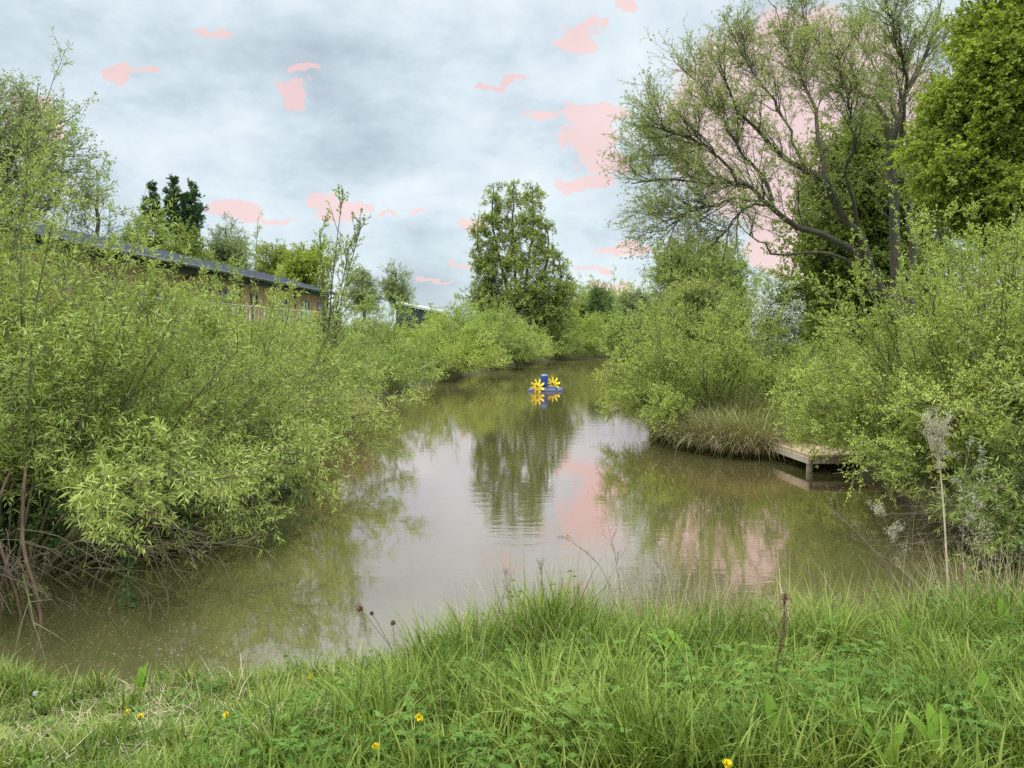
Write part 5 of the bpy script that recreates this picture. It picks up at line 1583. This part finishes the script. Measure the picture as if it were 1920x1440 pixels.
def build_stalks():
    weed_stalk('tall pale straight dead stalk topped with grey fluffy seed heads, by the right hand shrubs', at(1779, 1125, 6.0), at(1757, 815, 6.05), 1, 0.0095, 26, 0.22, 330, 'drystem', 0.72, 0.016, (0.01, 0, 0), blob=0.04, side=0.12)
    weed_stalk('shorter grey dead stalk with fluffy heads just right of the pale straight one', at(1800, 1120, 6.2), at(1812, 850, 6.3), 2, 0.005, 14, 0.30, 110, 'dead', 0.35, 0.016, (0.0, 0, 0))
    weed_stalk('dead stalk leaning left over the water at the right, carrying small brown heads', at(1715, 1150, 5.7), at(1560, 955, 6.1), 3, 0.006, 16, 0.24, 60, 'dead', 0.25, 0.014, (0.05, 0, 0.03), fmat='reed_brown')
    weed_stalk('thin grey stalk with clustered dry heads between the leaning stalk and the pale straight one', at(1725, 1155, 5.6), at(1655, 965, 5.8), 4, 0.005, 14, 0.16, 110, 'dead', 0.4, 0.014, (0.02, 0, 0), fmat='fluff')
    weed_stalk('dark bare stalk crossing low over the water at the right', at(1660, 1180, 5.3), at(1480, 1050, 5.6), 5, 0.0045, 10, 0.16, 0, 'twig_red', 0.3)
    weed_stalk('fine dry seed stalk on the hump of the bank standing against the pink reflection', at(1170, 1150, 5.05), at(1140, 985, 5.2), 6, 0.003, 12, 0.14, 36, 'reed_dark', 0.3, 0.009, (0.01, 0, 0), fmat='reed_brown', blob=0.012)
    weed_stalk('curved dry stalk arching left of the hump over the pink reflection', at(1160, 1140, 5.05), at(1062, 1010, 5.2), 7, 0.003, 8, 0.10, 14, 'reed_dark', 0.5, 0.009, (0.05, 0, 0.05), fmat='reed_brown', blob=0.012)
    weed_stalk('thin dark seeded stalk on the hump, left one of two alike', at(955, 1165, 4.95), at(948, 1078, 5.0), 8, 0.0025, 12, 0.09, 36, 'reed_dark', 0.2, 0.009, (0.01, 0, 0), fmat='brownleaf', blob=0.012)
    weed_stalk('thin dark seeded stalk on the hump, right of a similar one', at(1010, 1160, 4.95), at(1015, 1062, 5.0), 9, 0.0025, 12, 0.09, 36, 'reed_dark', 0.2, 0.009, (0.01, 0, 0), fmat='brownleaf', blob=0.012)
    weed_stalk('slender dead stalk right of centre whose dark seeds stand over the water', at(1240, 1150, 5.0), at(1236, 1030, 5.1), 10, 0.0028, 10, 0.10, 30, 'reed_dark', 0.3, 0.009, (0.01, 0, 0), fmat='brownleaf', blob=0.012)
    weed_stalk('bent pale stalk lying across the right end of the bank near the brown reeds', at(1840, 1150, 5.4), at(1910, 1040, 5.5), 11, 0.005, 8, 0.2, 0, 'dead', 0.3, curve=(0.0, 0, 0.05))
    weed_stalk('grey stalk with drooping dry heads left of the brown reeds, before the dark shrub foot', at(1850, 1130, 6.0), at(1842, 940, 6.1), 12, 0.0045, 16, 0.28, 80, 'dead', 0.3, 0.014, (-0.02, 0, 0), fmat='fluff')
    # dry reed clump, right edge
    def clump(name, label, base, n, rad, h, w, mat, seed, spread, cat='reeds', group=None, sx=1.0):
        r = root(name, base, label, cat, group)
        for i, (m_, frac) in enumerate(mat):
            p = tussock_geo(seed + i, int(n * frac), rad, h, w, None, spread)
            for V, f in p:
                V[:, 0] *= sx
            mk('blades', p, M[m_], r)
        return r
    clump('dry_reeds', 'pinkish brown dry reed clump at the right edge of the bank', gz(3.95, 5.95), 520, 0.42, 0.85, 0.007, [('straw', 0.5), ('reed_brown', 0.5)], 31, 0.45)
    clump('dry_reeds', 'short straw coloured clump at the foot of the pale straight stalk', gz(3.25, 5.3), 110, 0.16, 0.42, 0.007, [('straw', 0.75), ('grass', 0.25)], 35, 0.3)
    clump('dry_reeds', 'brown reed clump hanging over the left bank beyond the willows', (-4.05, 18.0, 0.1), 1000, 0.6, 1.35, 0.012, [('reed_brown', 0.75), ('straw', 0.25)], 36, 0.8, sx=0.8)
    g = 'sedge tussocks along the point of the right bank'
    labs = ['green sedge tussock at the tip of the right bank point under the spreading shrub', 'brown fringed sedge tussock right of the one at the tip of the point', 'sedge tussock with a pale bent blade midway along the point',
            'dense brown sedge tussock midway between the point and the jetty', 'long bladed green sedge tussock left of the jetty corner', 'straw coloured sedge tussock touching the left corner of the jetty']
    for i, (px, py) in enumerate(((1250, 830), (1290, 842), (1325, 850), (1362, 856), (1395, 860), (1424, 862))):
        p = at(px, py, 10)
        r_ = ray(px, py)
        s = -CAM[2] / r_[2]
        q = CAM + r_ * s
        mix = [('sedge', 0.6), ('reed_brown', 0.4)] if i % 2 == 0 else [('sedge', 0.3), ('reed_brown', 0.5), ('straw', 0.2)]
        clump('sedge_tussock', labs[i], (q[0] + 0.12, q[1] + 0.45, 0.12), 800, 0.36, 1.15, 0.012, mix, 50 + 4 * i, 1.25, 'sedge', g)
    # taller growth on the point behind them
    clump('herb_clump', 'pale dead herb stems standing on the point behind the sedge', gz(5.0, 16.9, -0.1), 300, 0.45, 1.15, 0.01, [('reed_brown', 0.7), ('straw', 0.3)], 90, 0.35, 'plants')
    clump('herb_clump', 'tall green grass clump behind the jetty', gz(6.0, 16.5, -0.05), 800, 0.8, 1.05, 0.011, [('sedge', 0.85), ('straw', 0.15)], 93, 0.7, 'plants')
    clump('herb_clump', 'rough green herb clump on the point between the spreading shrub and the jetty', gz(5.3, 17.3, -0.05), 700, 0.7, 1.25, 0.012, [('grass', 0.7), ('sedge', 0.3)], 96, 0.7, 'plants')

def build_bank_grass():
    """rougher growth on the banks further off"""
    rng = np.random.default_rng(400)
    parts = []
    def patch(n, x0, x1, y0, y1, h0, w0, sdmin=0.05, sdmax=9):
        x, y = scatter(n, x0, x1, y0, y1, rng)
        sd = pond_sd(x, y)
        ok = (sd > sdmin) & (sd < sdmax)
        x, y = x[ok], y[ok]
        m = len(x)
        return blades(np.stack([x, y, height(x, y) - 0.02], 1), h0 * rng.uniform(0.4, 1.2, m) * (1 + 0.3 * wav(x, y, 1.3)), w0 * rng.uniform(0.6, 1.3, m), rng.uniform(0, 0.6, m), rng.uniform(0.2, 1.5, m), rng, 3)
    parts += patch(26000, 3.4, 10, 14.5, 26, 0.45, 0.012)
    parts += patch(24000, 3.2, 7.5, 14.6, 22, 0.55, 0.011, -0.08, 0.7)
    parts += patch(16000, 5, 12, 6, 15, 0.4, 0.010)
    parts += patch(18000, -9, -3.8, 6, 24, 0.35, 0.010)
    parts += patch(26000, -14, 0, 24, 60, 0.6, 0.03)
    parts += patch(22000, 4, 24, 24, 80, 0.7, 0.035)
    parts += patch(14000, -4, 16, 56, 84, 0.8, 0.04)
    struct(mk('bank_grass', parts, M['sedge_green']), 'stuff')
    # pale flakes drifting on the water at the near left
    n = 1900
    x = np.concatenate([rng.normal(-2.6, 0.8, n // 2), rng.uniform(-4, 1.5, n - n // 2)])
    y = 5.4 + np.abs(rng.normal(0, 0.9, n))
    sd = pond_sd(x, y)
    ok = sd < -0.12
    x, y = x[ok], y[ok]
    m = len(x)
    a = rng.uniform(0, math.pi, m)
    l = rng.uniform(0.003, 0.008, m)
    w = l * rng.uniform(0.25, 0.6, m)
    V = np.empty((m, 4, 3))
    for k, (s, t) in enumerate(((-1, -1), (1, -1), (1, 1), (-1, 1))):
        V[:, k, 0] = x + np.cos(a) * l * s - np.sin(a) * w * t
        V[:, k, 1] = y + np.sin(a) * l * s + np.cos(a) * w * t
        V[:, k, 2] = 0.004 + (0.001 if s > 0 else 0)
    struct(mk('floating_flakes', [(V.reshape(-1, 3), np.arange(m * 4).reshape(m, 4))], M['reed_brown']), 'stuff')

M['reed_dark'] = simple('dark_dry_stem', (0.12, 0.08, 0.05), (0.24, 0.17, 0.11), 8, 0.9)
M['brownleaf'] = leaf_mat('brown_seed_husk', [(0.09, 0.05, 0.03), (0.15, 0.09, 0.05), (0.22, 0.14, 0.08)], 0.1)
M['sedge_green'] = leaf_mat('bank_grass_blade', [(0.143, 0.198, 0.044), (0.234, 0.294, 0.072), (0.39, 0.384, 0.143)], 0.28, clump=0.6)
build_grass()
build_plants()
build_stalks()
build_bank_grass()
